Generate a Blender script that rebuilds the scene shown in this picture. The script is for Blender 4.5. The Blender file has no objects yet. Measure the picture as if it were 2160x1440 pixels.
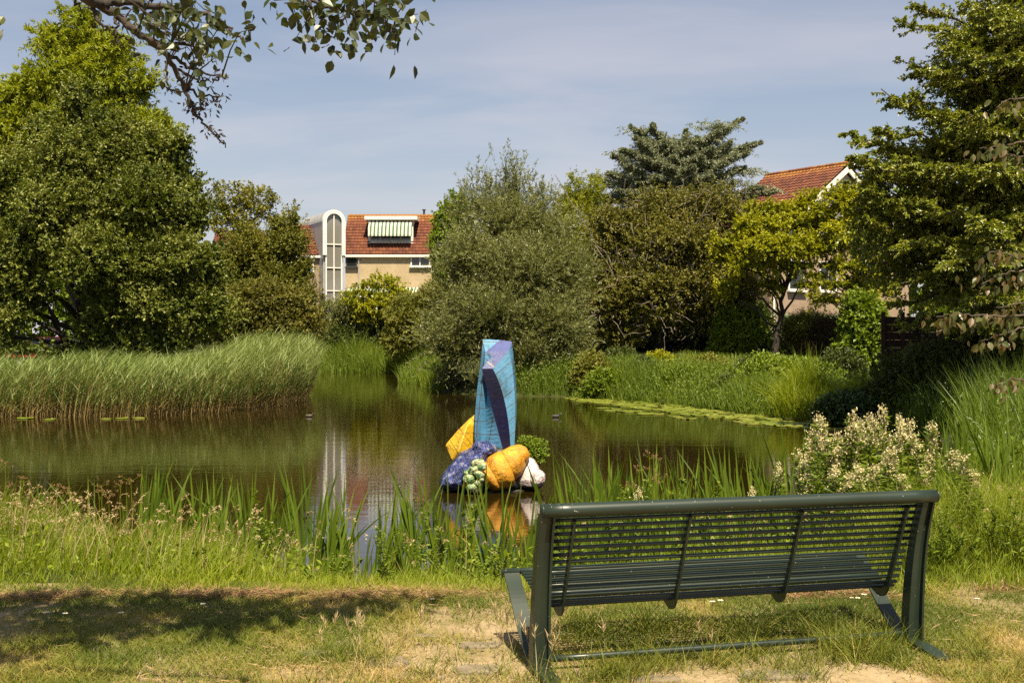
import bpy, bmesh, math, random
import numpy as np
from mathutils import Vector, Matrix, noise

S = bpy.context.scene
COL = S.collection
R = math.radians

# ------------------------------------------------------------------ camera
F, CZ, HY = 2500.0, 1.65, 711.0            # focal length in photo pixels, eye height, horizon row
cam = bpy.data.cameras.new('camera')
cam_o = bpy.data.objects.new('camera', cam)
COL.objects.link(cam_o)
cam.sensor_width = 36.0
cam.lens = 36.0 * F / 2160.0
cam.clip_start, cam.clip_end = 0.05, 6000.0
cam_o.location = (0, 0, CZ)
cam_o.rotation_euler = (R(90) - math.atan(9.0 / F), 0, 0)
S.camera = cam_o

# ------------------------------------------------------------------ sun, sky, exposure
SUN_EL, SUN_AZ = 60.5, 13.0                # elevation; degrees to the right of straight behind the camera
sv = Vector((math.sin(R(SUN_AZ)) * math.cos(R(SUN_EL)), -math.cos(R(SUN_AZ)) * math.cos(R(SUN_EL)), math.sin(R(SUN_EL))))
sun = bpy.data.lights.new('sun', 'SUN')
sun.energy, sun.angle, sun.color = 5.0, R(0.5), (1.0, 0.87, 0.64)
sun_o = bpy.data.objects.new('sun', sun)
COL.objects.link(sun_o)
sun_o.location = (20, -30, 60)
sun_o.rotation_euler = sv.to_track_quat('Z', 'Y').to_euler()

world = bpy.data.worlds.new('World')
S.world = world
world.use_nodes = True
nt = world.node_tree
nt.nodes.clear()
out = nt.nodes.new('ShaderNodeOutputWorld')
bg = nt.nodes.new('ShaderNodeBackground')
bg.inputs['Strength'].default_value = 0.05
sky = nt.nodes.new('ShaderNodeTexSky')
sky.sky_type = 'NISHITA'
sky.sun_disc = False
sky.sun_elevation = R(SUN_EL)
sky.sun_rotation = R(180 - SUN_AZ)
sky.air_density, sky.dust_density, sky.ozone_density = 1.0, 1.6, 1.2
# thin cirrus: noise on a flat cloud deck seen from below (direction divided by its height)
tc = nt.nodes.new('ShaderNodeTexCoord')
sep = nt.nodes.new('ShaderNodeSeparateXYZ')
nt.links.new(tc.outputs['Generated'], sep.inputs[0])
def wmath(op, a, b, clamp=False):
    n = nt.nodes.new('ShaderNodeMath'); n.operation = op; n.use_clamp = clamp
    for i, v in enumerate((a, b)):
        if isinstance(v, (int, float)): n.inputs[i].default_value = v
        else: nt.links.new(v, n.inputs[i])
    return n.outputs[0]
zz = wmath('ADD', wmath('MAXIMUM', sep.outputs[2], 0.0), 0.09)
cxy = nt.nodes.new('ShaderNodeCombineXYZ')
nt.links.new(wmath('DIVIDE', sep.outputs[0], zz), cxy.inputs[0])
nt.links.new(wmath('DIVIDE', sep.outputs[1], zz), cxy.inputs[1])
mp = nt.nodes.new('ShaderNodeMapping')
mp.inputs['Rotation'].default_value = (0, 0, R(-20))
mp.inputs['Scale'].default_value = (0.55, 0.9, 1)
nt.links.new(cxy.outputs[0], mp.inputs[0])
nz = nt.nodes.new('ShaderNodeTexNoise')
nz.inputs['Scale'].default_value = 1.3
nz.inputs['Detail'].default_value = 7
nz.inputs['Roughness'].default_value = 0.52
nz.inputs['Distortion'].default_value = 0.5
nt.links.new(mp.outputs[0], nz.inputs['Vector'])
cr = nt.nodes.new('ShaderNodeMapRange')
cr.inputs['From Min'].default_value = 0.42; cr.inputs['From Max'].default_value = 0.74
cr.inputs['To Min'].default_value = 0.13; cr.inputs['To Max'].default_value = 0.50
nt.links.new(nz.outputs['Fac'], cr.inputs['Value'])
mx = nt.nodes.new('ShaderNodeMix'); mx.data_type = 'RGBA'
hzn = wmath('POWER', wmath('SUBTRACT', 1.0, wmath('MINIMUM', wmath('MULTIPLY', wmath('MAXIMUM', sep.outputs[2], 0.0), 2.6), 1.0), True), 3.0)
nt.links.new(wmath('ADD', cr.outputs[0], wmath('MULTIPLY', hzn, 0.62), True), mx.inputs['Factor'])
nt.links.new(sky.outputs[0], mx.inputs['A'])
mx.inputs['B'].default_value = (6.9, 6.35, 6.5, 1)
nt.links.new(mx.outputs['Result'], bg.inputs['Color'])
nt.links.new(bg.outputs[0], out.inputs[0])

S.view_settings.view_transform = 'Standard'
S.view_settings.look = 'None'
S.view_settings.exposure = 1.22
S.view_settings.gamma = 1.0
cy = S.cycles
cy.use_denoising = False
cy.max_bounces, cy.diffuse_bounces, cy.glossy_bounces = 6, 3, 3
cy.transmission_bounces, cy.transparent_max_bounces = 3, 4
cy.caustics_reflective = cy.caustics_refractive = False
cy.sample_clamp_indirect = 4.0

# ------------------------------------------------------------------ helpers
rng = np.random.default_rng(7)
def at(px, py, Y): return np.array(((px - 1080) / F * Y, Y, CZ - (py - HY) / F * Y))
def smooth(a, b, x):
    t = np.clip((x - a) / (b - a), 0, 1)
    return t * t * (3 - 2 * t)
def unit(v): return v / np.maximum(np.linalg.norm(v, axis=-1, keepdims=True), 1e-9)
def _hash(ix, iy, iz, s):
    h = (ix * 374761393 + iy * 668265263 + iz * 2147483647 + s * 1274126177) & 0xFFFFFFFF
    h = ((h ^ (h >> 13)) * 1274126177) & 0xFFFFFFFF
    return ((h ^ (h >> 16)) & 0xFFFF) / 65535.0
def vnoise(P, sc=1.0, seed=0):
    P = np.asarray(P, float) / sc
    I = np.floor(P).astype(np.int64); f = P - I; f = f * f * (3 - 2 * f)
    r = 0
    for dx in (0, 1):
        for dy in (0, 1):
            for dz in (0, 1):
                w = (f[:, 0] if dx else 1 - f[:, 0]) * (f[:, 1] if dy else 1 - f[:, 1]) * (f[:, 2] if dz else 1 - f[:, 2])
                r = r + w * _hash(I[:, 0] + dx, I[:, 1] + dy, I[:, 2] + dz, seed)
    return r
def xy0(x, y): return np.stack([x, y, np.zeros_like(x)], -1)

class MB:
    """collects geometry and links it as ONE mesh object"""
    def __init__(s): s.V, s.P, s.t, s.m, s.n = [], {3: [], 4: []}, {3: [], 4: []}, {3: [], 4: []}, 0
    def add(s, V, faces, tint=0.5, m=0):
        V = np.asarray(V, np.float32).reshape(-1, 3)
        if not isinstance(faces, (list, tuple)) or (len(faces) and np.ndim(faces[0]) < 2 ): faces = [np.asarray(faces)]
        for f in faces:
            f = np.asarray(f, np.int64)
            if f.size == 0: continue
            k = f.shape[1]
            s.P[k].append(f + s.n)
            s.t[k].append(np.broadcast_to(np.asarray(tint, np.float32), (len(f),)) if np.ndim(tint) == 0 else np.repeat(np.asarray(tint, np.float32), len(f) // len(tint)))
            s.m[k].append(np.full(len(f), m, np.int32))
        s.V.append(V); s.n += len(V)
        return s
    def box(s, a, b, m=0, M=None, tint=0.5):
        (x0, y0, z0), (x1, y1, z1) = a, b
        V = np.array([(x, y, z) for z in (z0, z1) for y in (y0, y1) for x in (x0, x1)], float)
        if M is not None: V = M(V)
        return s.add(V, np.array([(0, 2, 3, 1), (4, 5, 7, 6), (0, 1, 5, 4), (2, 6, 7, 3), (0, 4, 6, 2), (1, 3, 7, 5)]), tint, m)
    def tube(s, pts, rad, sides=6, m=0, tint=0.5, cap=True):
        P = np.asarray(pts, float); n = len(P)
        r = np.broadcast_to(np.asarray(rad, float), (n,))
        T = unit(np.gradient(P, axis=0))
        ref = np.array((0, 0, 1.0)) if abs(T[0][2]) < 0.9 else np.array((0, 1.0, 0))
        A = unit(np.cross(T, ref)); B = np.cross(T, A)
        a = np.arange(sides) * 2 * math.pi / sides
        V = P[:, None] + r[:, None, None] * (np.cos(a)[None, :, None] * A[:, None] + np.sin(a)[None, :, None] * B[:, None])
        i = np.arange(n - 1)[:, None] * sides; j = np.arange(sides)[None]; k = (j + 1) % sides
        Q = np.stack([i + j, i + k, i + sides + k, i + sides + j], -1).reshape(-1, 4)
        V = V.reshape(-1, 3); Tt = np.zeros((0, 3), int)
        if cap:
            V = np.vstack([V, P[:1], P[-1:]]); c0 = n * sides; j = np.arange(sides); k = (j + 1) % sides
            Tt = np.vstack([np.stack([j * 0 + c0, k, j], -1), np.stack([j * 0 + c0 + 1, (n - 1) * sides + j, (n - 1) * sides + k], -1)])
        return s.add(V, [Q, Tt], tint, m)
    def build(s, name, mats, parent=None, smooth=False, origin=None):
        if not isinstance(mats, (list, tuple)): mats = [mats]
        me = bpy.data.meshes.new(name)
        V = np.concatenate(s.V) if s.V else np.zeros((0, 3), np.float32)
        if origin is not None: V = V - np.asarray(origin, np.float32)
        idx, tot, ti, mi = [], [], [], []
        for k in (3, 4):
            if s.P[k]:
                f = np.concatenate(s.P[k]); idx.append(f.ravel()); tot.append(np.full(len(f), k))
                ti.append(np.concatenate(s.t[k])); mi.append(np.concatenate(s.m[k]))
        idx = np.concatenate(idx); tot = np.concatenate(tot)
        me.vertices.add(len(V)); me.vertices.foreach_set('co', V.astype(np.float32).ravel())
        me.loops.add(len(idx)); me.loops.foreach_set('vertex_index', idx.astype(np.int32))
        me.polygons.add(len(tot)); me.polygons.foreach_set('loop_start', np.concatenate([[0], np.cumsum(tot)[:-1]]).astype(np.int32))
        me.polygons.foreach_set('material_index', np.concatenate(mi))
        if smooth: me.polygons.foreach_set('use_smooth', np.ones(len(tot), bool))
        else: me.polygons.foreach_set('use_smooth', np.zeros(len(tot), bool))
        for mm in mats: me.materials.append(mm)
        a = me.attributes.new('tint', 'FLOAT', 'FACE'); a.data.foreach_set('value', np.concatenate(ti).astype(np.float32))
        me.update(calc_edges=True)
        o = bpy.data.objects.new(name, me); COL.objects.link(o)
        if origin is not None: o.location = [float(v) for v in origin]
        if parent is not None:
            o.parent = parent
            if origin is None: o.matrix_parent_inverse = Matrix.Translation(-Vector(parent.location))
            else: o.location = Vector(o.location) - Vector(parent.location)
        return o

def tag(o, label=None, cat=None, group=None, kind=None):
    if label: o['label'] = label
    if cat: o['category'] = cat
    if group: o['group'] = group
    if kind: o['kind'] = kind
    return o
def thing(name, loc, label, cat, group=None):
    o = bpy.data.objects.new(name, None); COL.objects.link(o)
    o.location = [float(v) for v in loc]; o.empty_display_size = 0.2
    return tag(o, label, cat, group)
def kids(o): return [c for c in bpy.data.objects if c.parent == o]
def dup(root, loc, rotz=0, scale=1.0, label=None, group=None, ch=None):
    r = root.copy(); COL.objects.link(r); r.location = [float(v) for v in loc]; r.rotation_euler = (0, 0, rotz); r.scale = (scale,) * 3
    if label: r['label'] = label
    if group: r['group'] = group
    for c in (ch or ()):
        k = c.copy(); COL.objects.link(k); k.parent = r
    return r

# ---- materials
def nodes(name):
    m = bpy.data.materials.new(name); m.use_nodes = True
    t = m.node_tree; return m, t, t.nodes['Principled BSDF'], t.nodes['Material Output']
def ramp(t, cols, fac):
    r = t.nodes.new('ShaderNodeValToRGB')
    e = r.color_ramp.elements
    while len(e) < len(cols): e.new(0.5)
    for i, c in enumerate(cols):
        if len(c) == 4: e[i].position = c[3]
        else: e[i].position = i / max(1, len(cols) - 1)
        e[i].color = (*c[:3], 1)
    t.links.new(fac, r.inputs[0]); return r.outputs[0]
def noise_node(t, scale, detail=4, coord='Object', stretch=None, rough=0.55):
    c = t.nodes.new('ShaderNodeTexCoord'); n = t.nodes.new('ShaderNodeTexNoise')
    n.inputs['Scale'].default_value = scale; n.inputs['Detail'].default_value = detail; n.inputs['Roughness'].default_value = rough
    v = c.outputs[coord]
    if stretch:
        mp = t.nodes.new('ShaderNodeMapping'); mp.inputs['Scale'].default_value = stretch; t.links.new(v, mp.inputs[0]); v = mp.outputs[0]
    t.links.new(v, n.inputs['Vector']); return n.outputs['Fac']
def bump(t, b, h, strength, dist=0.02):
    n = t.nodes.new('ShaderNodeBump'); n.inputs['Strength'].default_value = strength; n.inputs['Distance'].default_value = dist
    t.links.new(h, n.inputs['Height']); t.links.new(n.outputs[0], b.inputs['Normal'])
def leaf_mat(name, cols, trans=0.3, rough=0.5, spec=0.35, tcol=(1.25, 1.2, 0.45)):
    m, t, b, o = nodes(name)
    a = t.nodes.new('ShaderNodeAttribute'); a.attribute_name = 'tint'
    c = ramp(t, cols, a.outputs['Fac'])
    t.links.new(c, b.inputs['Base Color'])
    b.inputs['Roughness'].default_value = rough
    b.inputs['Specular IOR Level'].default_value = spec
    tr = t.nodes.new('ShaderNodeBsdfTranslucent')
    mu = t.nodes.new('ShaderNodeMix'); mu.data_type = 'RGBA'; mu.blend_type = 'MULTIPLY'; mu.inputs['Factor'].default_value = 1
    t.links.new(c, mu.inputs['A']); mu.inputs['B'].default_value = (*tcol, 1)
    t.links.new(mu.outputs['Result'], tr.inputs[0])
    ms = t.nodes.new('ShaderNodeMixShader'); ms.inputs[0].default_value = trans
    t.links.new(b.outputs[0], ms.inputs[1]); t.links.new(tr.outputs[0], ms.inputs[2]); t.links.new(ms.outputs[0], o.inputs[0])
    return m
def plain(name, col, rough=0.6, var=0.15, scale=6, bmp=0.0, spec=0.5, bscale=None, metal=0.0):
    m, t, b, o = nodes(name)
    n = noise_node(t, scale)
    lo = [max(0, c * (1 - var)) for c in col]; hi = [min(1, c * (1 + var)) for c in col]
    t.links.new(ramp(t, [(*lo, 0.3), (*hi, 0.7)], n), b.inputs['Base Color'])
    b.inputs['Roughness'].default_value = rough; b.inputs['Specular IOR Level'].default_value = spec; b.inputs['Metallic'].default_value = metal
    if bmp: bump(t, b, noise_node(t, bscale or scale * 4, 6), bmp)
    return m
BARK = plain('bark', (0.075, 0.055, 0.038), 0.9, 0.4, 9, 0.5)
BARK_DARK = plain('dark_bark', (0.03, 0.022, 0.016), 0.9, 0.4, 9, 0.5)
BARK_PALE = plain('pale_bark', (0.26, 0.22, 0.17), 0.85, 0.4, 7, 0.4)

# ---- leaves and blades (vectorised)
LEAF = (np.array([(0, 0, 0), (0.45, 0.5, 0.16), (1, 0, -0.12), (0.45, -0.5, 0.16)]), np.array([(0, 1, 2), (0, 2, 3)]))
BIGLEAF = (np.array([(0, 0, 0), (0.12, 0.02, 0), (0.3, 0.42, 0.10), (0.58, 0.48, 0.10), (0.85, 0.2, 0.0), (1, 0, -0.08),
                     (0.85, -0.2, 0.0), (0.58, -0.48, 0.10), (0.3, -0.42, 0.10), (0.12, -0.02, 0), (0.35, 0, 0.0), (0.62, 0, -0.01)]),
           np.array([(0, 1, 9), (1, 2, 10), (1, 10, 9), (9, 10, 8), (2, 3, 11), (2, 11, 10), (8, 10, 11), (8, 11, 7), (3, 4, 11), (7, 11, 6), (4, 5, 11), (6, 11, 5)]))
def stamp(mb, tpl, base, axis, normal, L, W, tint, m=0):
    TV, TF = tpl; n = len(base); k = len(TV)
    axis = unit(axis); side = unit(np.cross(axis, normal)); nor = np.cross(side, axis)
    L = np.broadcast_to(L, (n,)); W = np.broadcast_to(W, (n,))
    V = base[:, None] + axis[:, None] * (TV[None, :, 0, None] * L[:, None, None]) + side[:, None] * (TV[None, :, 1, None] * W[:, None, None]) + nor[:, None] * (TV[None, :, 2, None] * W[:, None, None])
    Fc = (np.arange(n)[:, None, None] * k + TF[None]).reshape(-1, 3)
    mb.add(V.reshape(-1, 3), Fc, np.asarray(tint), m)
def blades(mb, base, az, lean, bend, H, W, tint, segs=3, face=None, m=0, power=0.8):
    """grass-like blades: straight lean plus a bend that grows towards the tip"""
    n = len(base); d = np.stack([np.cos(az), np.sin(az), np.zeros(n)], -1)
    fa = rng.uniform(0, math.pi, n) if face is None else face
    sd = np.stack([np.cos(fa), np.sin(fa), np.zeros(n)], -1)
    rows = []
    for i in range(segs):
        t = i / segs
        c = base + d * ((lean * t + bend * t * t) * H)[:, None] + np.array((0, 0, 1.0)) * (H * t * (1 - 0.35 * np.abs(bend) * t))[:, None]
        w = (W * 0.5 * (1 - t) ** power)[:, None] * sd
        rows += [c - w, c + w]
    t = 1.0
    rows.append(base + d * ((lean + bend) * H)[:, None] + np.array((0, 0, 1.0)) * (H * (1 - 0.35 * np.abs(bend)))[:, None])
    V = np.stack(rows, 1); k = V.shape[1]
    q = [(2 * i, 2 * i + 1, 2 * i + 3, 2 * i + 2) for i in range(segs - 1)]
    o = np.arange(n)[:, None, None] * k
    fs = []
    if q: fs.append((o + np.array(q)[None]).reshape(-1, 4))
    fs.append((o + np.array([(k - 3, k - 2, k - 1)])[None]).reshape(-1, 3))
    mb.add(V.reshape(-1, 3), fs, tint, m)
def shoots(mb, P, D, ln, per, L, W, droop=0.0, splay=0.9, flat=0.6, tint0=None, m=0, tpl=LEAF, hang=0.0):
    """leaves set along straight shoots: P starts, D directions, ln lengths, per leaves on each"""
    n = len(P); D = unit(D)
    t = rng.uniform(0.05, 1.0, (n, per)); ln = np.broadcast_to(ln, (n,))
    pos = P[:, None] + D[:, None] * (t * ln[:, None])[..., None]
    pos[..., 2] -= droop * (t ** 2) * ln[:, None]
    rnd = unit(rng.normal(size=(n, per, 3)))
    ax = D[:, None] * 0.7 + rnd * splay; ax[..., 2] -= hang + droop * 0.5 * t
    nr = np.array((0, 0, 1.0)) * flat + rng.normal(size=(n, per, 3)) * 0.55
    if tint0 is None: tint0 = rng.uniform(0, 1, n)
    ti = np.clip(tint0[:, None] * 0.6 + rng.uniform(0, 0.4, (n, per)), 0, 1)
    s = rng.uniform(0.7, 1.2, n * per)
    stamp(mb, tpl, pos.reshape(-1, 3), ax.reshape(-1, 3), nr.reshape(-1, 3), L * s, W * s, ti.ravel(), m)
def limb(mb, p0, p1, r0, r1, wob=0.06, seg=6, sag=0.0, sides=6):
    p0 = np.asarray(p0, float); p1 = np.asarray(p1, float); t = np.linspace(0, 1, seg + 1)
    P = p0 + (p1 - p0) * t[:, None]; ln = np.linalg.norm(p1 - p0)
    j = rng.normal(size=(seg + 1, 3)) * wob * ln; j[0] = 0; j[-1] = 0
    P = P + j; P[:, 2] += sag * ln * 4 * t * (1 - t)
    mb.tube(P, r0 + (r1 - r0) * t, sides)
    return P
def px_blobs(Y, lst):
    """(px, py, half width, half height[, depth offset]) in photo pixels at distance Y -> ellipsoids in metres"""
    o = []
    for b in lst:
        dy = b[4] if len(b) > 4 else 0
        c = at(b[0], b[1], Y + dy); k = (Y + dy) / F
        o.append((*c, b[2] * k, 0.5 * (b[2] + b[3]) * k, b[3] * k))
    return np.array(o)
def sample_blobs(B, n, shell=0.45, keep=0.72, gap=0.0, gsc=1.0, seed=1, zmin=None):
    area = (B[:, 3] * B[:, 5] + B[:, 3] * B[:, 4] + B[:, 4] * B[:, 5]); pr = area / area.sum()
    P, N = [], []
    tot = 0
    for _ in range(8):
        i = rng.choice(len(B), n, p=pr)
        d = unit(rng.normal(size=(n, 3))); r = 1 - shell * rng.uniform(0, 1, n) ** 1.6
        p = B[i, :3] + d * B[i, 3:] * r[:, None]
        ok = np.ones(n, bool)
        for b in (B if keep > 0 else ()):
            q = (((p - b[:3]) / b[3:]) ** 2).sum(1)
            ok &= ~((q < keep * keep) & (rng.uniform(0, 1, n) < 0.85))
        if gap: ok &= (vnoise(p, gsc, seed) * 0.7 + vnoise(p, gsc * 0.4, seed + 5) * 0.3) > gap
        if zmin is not None: ok &= p[:, 2] > zmin
        P.append(p[ok]); N.append(unit(d[ok] / B[i[ok], 3:])); tot += ok.sum()
        if tot >= n: break
    return np.concatenate(P)[:n], np.concatenate(N)[:n]
def clumps(B, cr, cover=1.2, flat=0.8):
    """leaf clumps sitting on the surface of the big crown masses"""
    out_ = []
    for b in B:
        r = b[3:]; area = 4 * math.pi * ((r[0] * r[1]) ** 1.6 / 3 + (r[0] * r[2]) ** 1.6 / 3 + (r[1] * r[2]) ** 1.6 / 3) ** (1 / 1.6)
        k = max(4, int(area / (math.pi * cr * cr) * cover)); d = unit(rng.normal(size=(k, 3)))
        s = cr * rng.uniform(.55, 1.35, k); s = np.minimum(s, r.min() * .7)
        c = b[:3] + d * np.maximum(r - s[:, None] * .75, r * .3) * rng.uniform(.75, 1.0, (k, 1))
        out_.append(np.column_stack([c, s * rng.uniform(.8, 1.3, k), s * rng.uniform(.8, 1.3, k), s * flat * rng.uniform(.7, 1.2, k)]))
    return np.concatenate(out_)
def tree(name, label, cat, base, B, mat, bark, n, ln, per, L, W, r0=0.2, top=None, up=0.35, outw=0.8, rnd=0.5, group=None,
         twigs=40, limbs=True, extra=None, trunk=True, droop=0.0, flat=0.6, splay=0.9, hang=0.0, cr=None, cover=1.2, cflat=0.75, core=0.0, **kw):
    """a tree or shrub: Empty > trunk (with limbs), crown"""
    base = np.asarray(base, float)
    root = thing(name, base, label, cat, group)
    B = B.copy(); B[:, 3:] = np.maximum(B[:, 3:] - 0.18 * ln, B[:, 3:] * 0.6)
    if cr:
        kw.update(keep=0, gap=0, shell=0.9); P, N = sample_blobs(clumps(B, cr, cover, cflat), n, **kw)
    else: P, N = sample_blobs(B, n, **kw)
    D = N * outw + np.array((0, 0, up)) + rng.normal(size=P.shape) * rnd
    mb = MB()
    tint0 = np.clip(vnoise(P, 1.2, 9) * 0.8 + rng.uniform(-0.1, 0.3, len(P)), 0, 1)
    shoots(mb, P, D, ln * rng.uniform(0.6, 1.3, len(P)), per, L, W, droop, splay, flat, tint0, hang=hang)
    if core:  # larger, darker leaves added inside the crown to block light and darken gaps
        kc = int(n * per * core); Pc, _ = sample_blobs(B * np.array((1, 1, 1, .72, .72, .72)), kc, shell=.8, keep=0)
        stamp(mb, LEAF, Pc, rng.normal(size=(len(Pc), 3)), rng.normal(size=(len(Pc), 3)), L * 1.7, W * 1.9, rng.uniform(0, .3, len(Pc)))
    if extra: extra(mb)
    mb.build('crown', mat, root)
    if trunk:
        tb = MB()
        tp = np.asarray(top if top is not None else B[:, :3].mean(0), float)
        T = limb(tb, base - np.array((0, 0, 0.1)), tp, r0, r0 * 0.35, 0.015, 9, 0, 9)
        if limbs:
            for b in B:
                c = b[:3]; f = np.clip((c[2] - base[2]) / max(tp[2] - base[2], 0.1) * 0.75 - 0.1, 0.15, 0.98)
                s = T[int(f * 9)]
                Lp = limb(tb, s, c + rng.normal(size=3) * 0.15 * b[3:], r0 * 0.38, r0 * 0.12, 0.04, 5, 0.04, 5)
        for q in rng.choice(len(P), min(twigs, len(P)), replace=False):
            j = np.argmin(((B[:, :3] - P[q]) ** 2).sum(1))
            limb(tb, B[j, :3], P[q] + unit(D[q:q + 1])[0] * ln * 0.5, r0 * 0.11, r0 * 0.03, 0.05, 4, 0.03, 4)
        tb.build('trunk', bark, root, smooth=True)
    return root
# ------------------------------------------------------------------ terrain and pond
WZ = -0.65
POND = np.array([(-30, 12), (-8, 11.6), (-4, 11.0), (-2.2, 10.2), (-1.2, 9.8), (0.3, 9.8), (1.2, 10.4), (2.6, 10.8), (3.8, 11.9), (5.6, 15), (7.6, 21), (9.6, 27), (9.3, 31), (7.6, 33.5),
                 (5.6, 40), (2.5, 45.5), (-1.0, 46.5), (-2.9, 49), (-4.2, 58), (-5.2, 73), (-8, 78), (-14, 80), (-13, 66), (-10.5, 54), (-9.2, 47), (-9.8, 42), (-11.5, 39.5), (-15, 38), (-30, 38)])
def poly_sd(x, y, poly=POND):
    d = np.full(x.shape, 1e9); ins = np.zeros(x.shape, bool)
    for (x0, y0), (x1, y1) in zip(poly, np.roll(poly, -1, 0)):
        ex, ey = x1 - x0, y1 - y0
        t = np.clip(((x - x0) * ex + (y - y0) * ey) / (ex * ex + ey * ey), 0, 1)
        d = np.minimum(d, np.hypot(x - x0 - t * ex, y - y0 - t * ey))
        c = ((y0 > y) != (y1 > y)) & (x < ex * (y - y0) / (ey + 1e-12) + x0)
        ins ^= c
    return np.where(ins, -d, d)
def gz(x, y):
    x = np.asarray(x, float); y = np.asarray(y, float)
    sh = x.shape; x = x.ravel(); y = y.ravel()
    d = poly_sd(x, y)
    land = 0.95 * smooth(36, 56, y) * smooth(-2, 6, x) - 0.15 * smooth(13, 30, y) * (1 - smooth(36, 56, y))
    land = land + 0.05 * (vnoise(xy0(x, y), 1.7, 3) - 0.5) * smooth(0.5, 4, np.abs(d))
    w = np.where(y < 15, 2.3, 1.5)
    t = smooth(-1, 1, d / w)
    return (-1.35 + (land + 1.35) * t).reshape(sh)
def gz1(x, y): return float(gz(np.array([x]), np.array([y]))[0])

def axis_lines(parts):
    return np.unique(np.concatenate([np.arange(a, b, s) for a, b, s in parts]))
xs = axis_lines([(-3000, -300, 300), (-300, -60, 30), (-60, -16, 2), (-16, -6, 0.5), (-6, 6, 0.12), (6, 16, 0.5), (16, 60, 2), (60, 300, 30), (300, 3001, 300)])
ys = axis_lines([(-300, -20, 40), (-20, 0, 2), (0, 4, 0.5), (4, 14, 0.12), (14, 60, 0.5), (60, 100, 1.5), (100, 300, 20), (300, 4001, 300)])
GX, GY = np.meshgrid(xs, ys)
GZ = gz(GX, GY)
mb = MB()
ny, nx = GX.shape
i = (np.arange(ny - 1)[:, None] * nx + np.arange(nx - 1)[None]).ravel()
mb.add(np.stack([GX, GY, GZ], -1), np.stack([i, i + 1, i + nx + 1, i + nx], -1))
m, t, b, o = nodes('ground_soil_and_turf')
n1 = noise_node(t, 1.6, 8, rough=0.65); n2 = noise_node(t, 14, 6)
mixn = t.nodes.new('ShaderNodeMath'); mixn.operation = 'MULTIPLY_ADD'
t.links.new(n2, mixn.inputs[0]); mixn.inputs[1].default_value = 0.45; t.links.new(n1, mixn.inputs[2])
t.links.new(ramp(t, [(0.09, 0.085, 0.028, 0.45), (0.17, 0.14, 0.06, 0.60), (0.25, 0.19, 0.11, 0.74), (0.33, 0.255, 0.16, 0.92)], mixn.outputs[0]), b.inputs['Base Color'])
b.inputs['Roughness'].default_value = 0.95; b.inputs['Specular IOR Level'].default_value = 0.15
bump(t, b, noise_node(t, 40, 6), 0.6, 0.02)
far = plain('dark_mossy_soil', (0.035, 0.042, 0.012), 0.95, 0.4, 3, 0.4, 0.1)
fyc = (GY[:-1, :-1] + GY[1:, 1:]).ravel() * .5
mb.m[4] = [np.where(fyc > 8.0, 1, 0).astype(np.int32)]
tag(mb.build('ground', [m, far], smooth=True), kind='structure')

m, t, b, o = nodes('pond_water')
b.inputs['Base Color'].default_value = (0.013, 0.008, 0.0015, 1)
b.inputs['Roughness'].default_value = 0.035; b.inputs['IOR'].default_value = 1.333
h1 = noise_node(t, 1.0, 3, stretch=(2.0, 9.0, 1), rough=0.5)
h2 = noise_node(t, 1.0, 2, stretch=(0.35, 1.3, 1))
mm_ = t.nodes.new('ShaderNodeMath'); mm_.operation = 'MULTIPLY_ADD'; t.links.new(h2, mm_.inputs[0]); mm_.inputs[1].default_value = 1.6; t.links.new(h1, mm_.inputs[2])
bump(t, b, mm_.outputs[0], 0.055, 0.03)
WATER = m
mb = MB()
wx = np.linspace(-40, 16, 29); wy = np.linspace(9.6, 90, 41)
WX, WY = np.meshgrid(wx, wy); ny, nx = WX.shape
i = (np.arange(ny - 1)[:, None] * nx + np.arange(nx - 1)[None]).ravel()
mb.add(np.stack([WX, WY, WX * 0 + WZ], -1), np.stack([i, i + 1, i + nx + 1, i + nx], -1))
tag(mb.build('water', m), kind='structure')

# ------------------------------------------------------------------ houses
def brick_mat(name, c1, c2, mortar, sc=1.0):
    m, t, b, o = nodes(name)
    c = t.nodes.new('ShaderNodeTexCoord'); mp = t.nodes.new('ShaderNodeMapping'); mp.inputs['Rotation'].default_value = (R(90), 0, 0)
    t.links.new(c.outputs['Object'], mp.inputs[0])
    br = t.nodes.new('ShaderNodeTexBrick')
    br.inputs['Color1'].default_value = (*c1, 1); br.inputs['Color2'].default_value = (*c2, 1); br.inputs['Mortar'].default_value = (*mortar, 1)
    br.inputs['Scale'].default_value = sc; br.inputs['Brick Width'].default_value = 0.22; br.inputs['Row Height'].default_value = 0.075; br.inputs['Mortar Size'].default_value = 0.01
    t.links.new(mp.outputs[0], br.inputs['Vector'])
    n = noise_node(t, 0.7, 5)
    mu = t.nodes.new('ShaderNodeMix'); mu.data_type = 'RGBA'; mu.blend_type = 'MULTIPLY'; mu.inputs['Factor'].default_value = 1
    t.links.new(br.outputs['Color'], mu.inputs['A']); t.links.new(ramp(t, [(0.78, 0.76, 0.72, 0.3), (1, 1, 1, 0.65)], n), mu.inputs['B'])
    t.links.new(mu.outputs['Result'], b.inputs['Base Color']); b.inputs['Roughness'].default_value = 0.9
    return m
BRICK = brick_mat('buff_brick', (0.46, 0.35, 0.20), (0.37, 0.28, 0.16), (0.39, 0.325, 0.235))
BRICK2 = brick_mat('pinkish_brick', (0.32, 0.225, 0.155), (0.26, 0.18, 0.125), (0.28, 0.23, 0.18))
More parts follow.
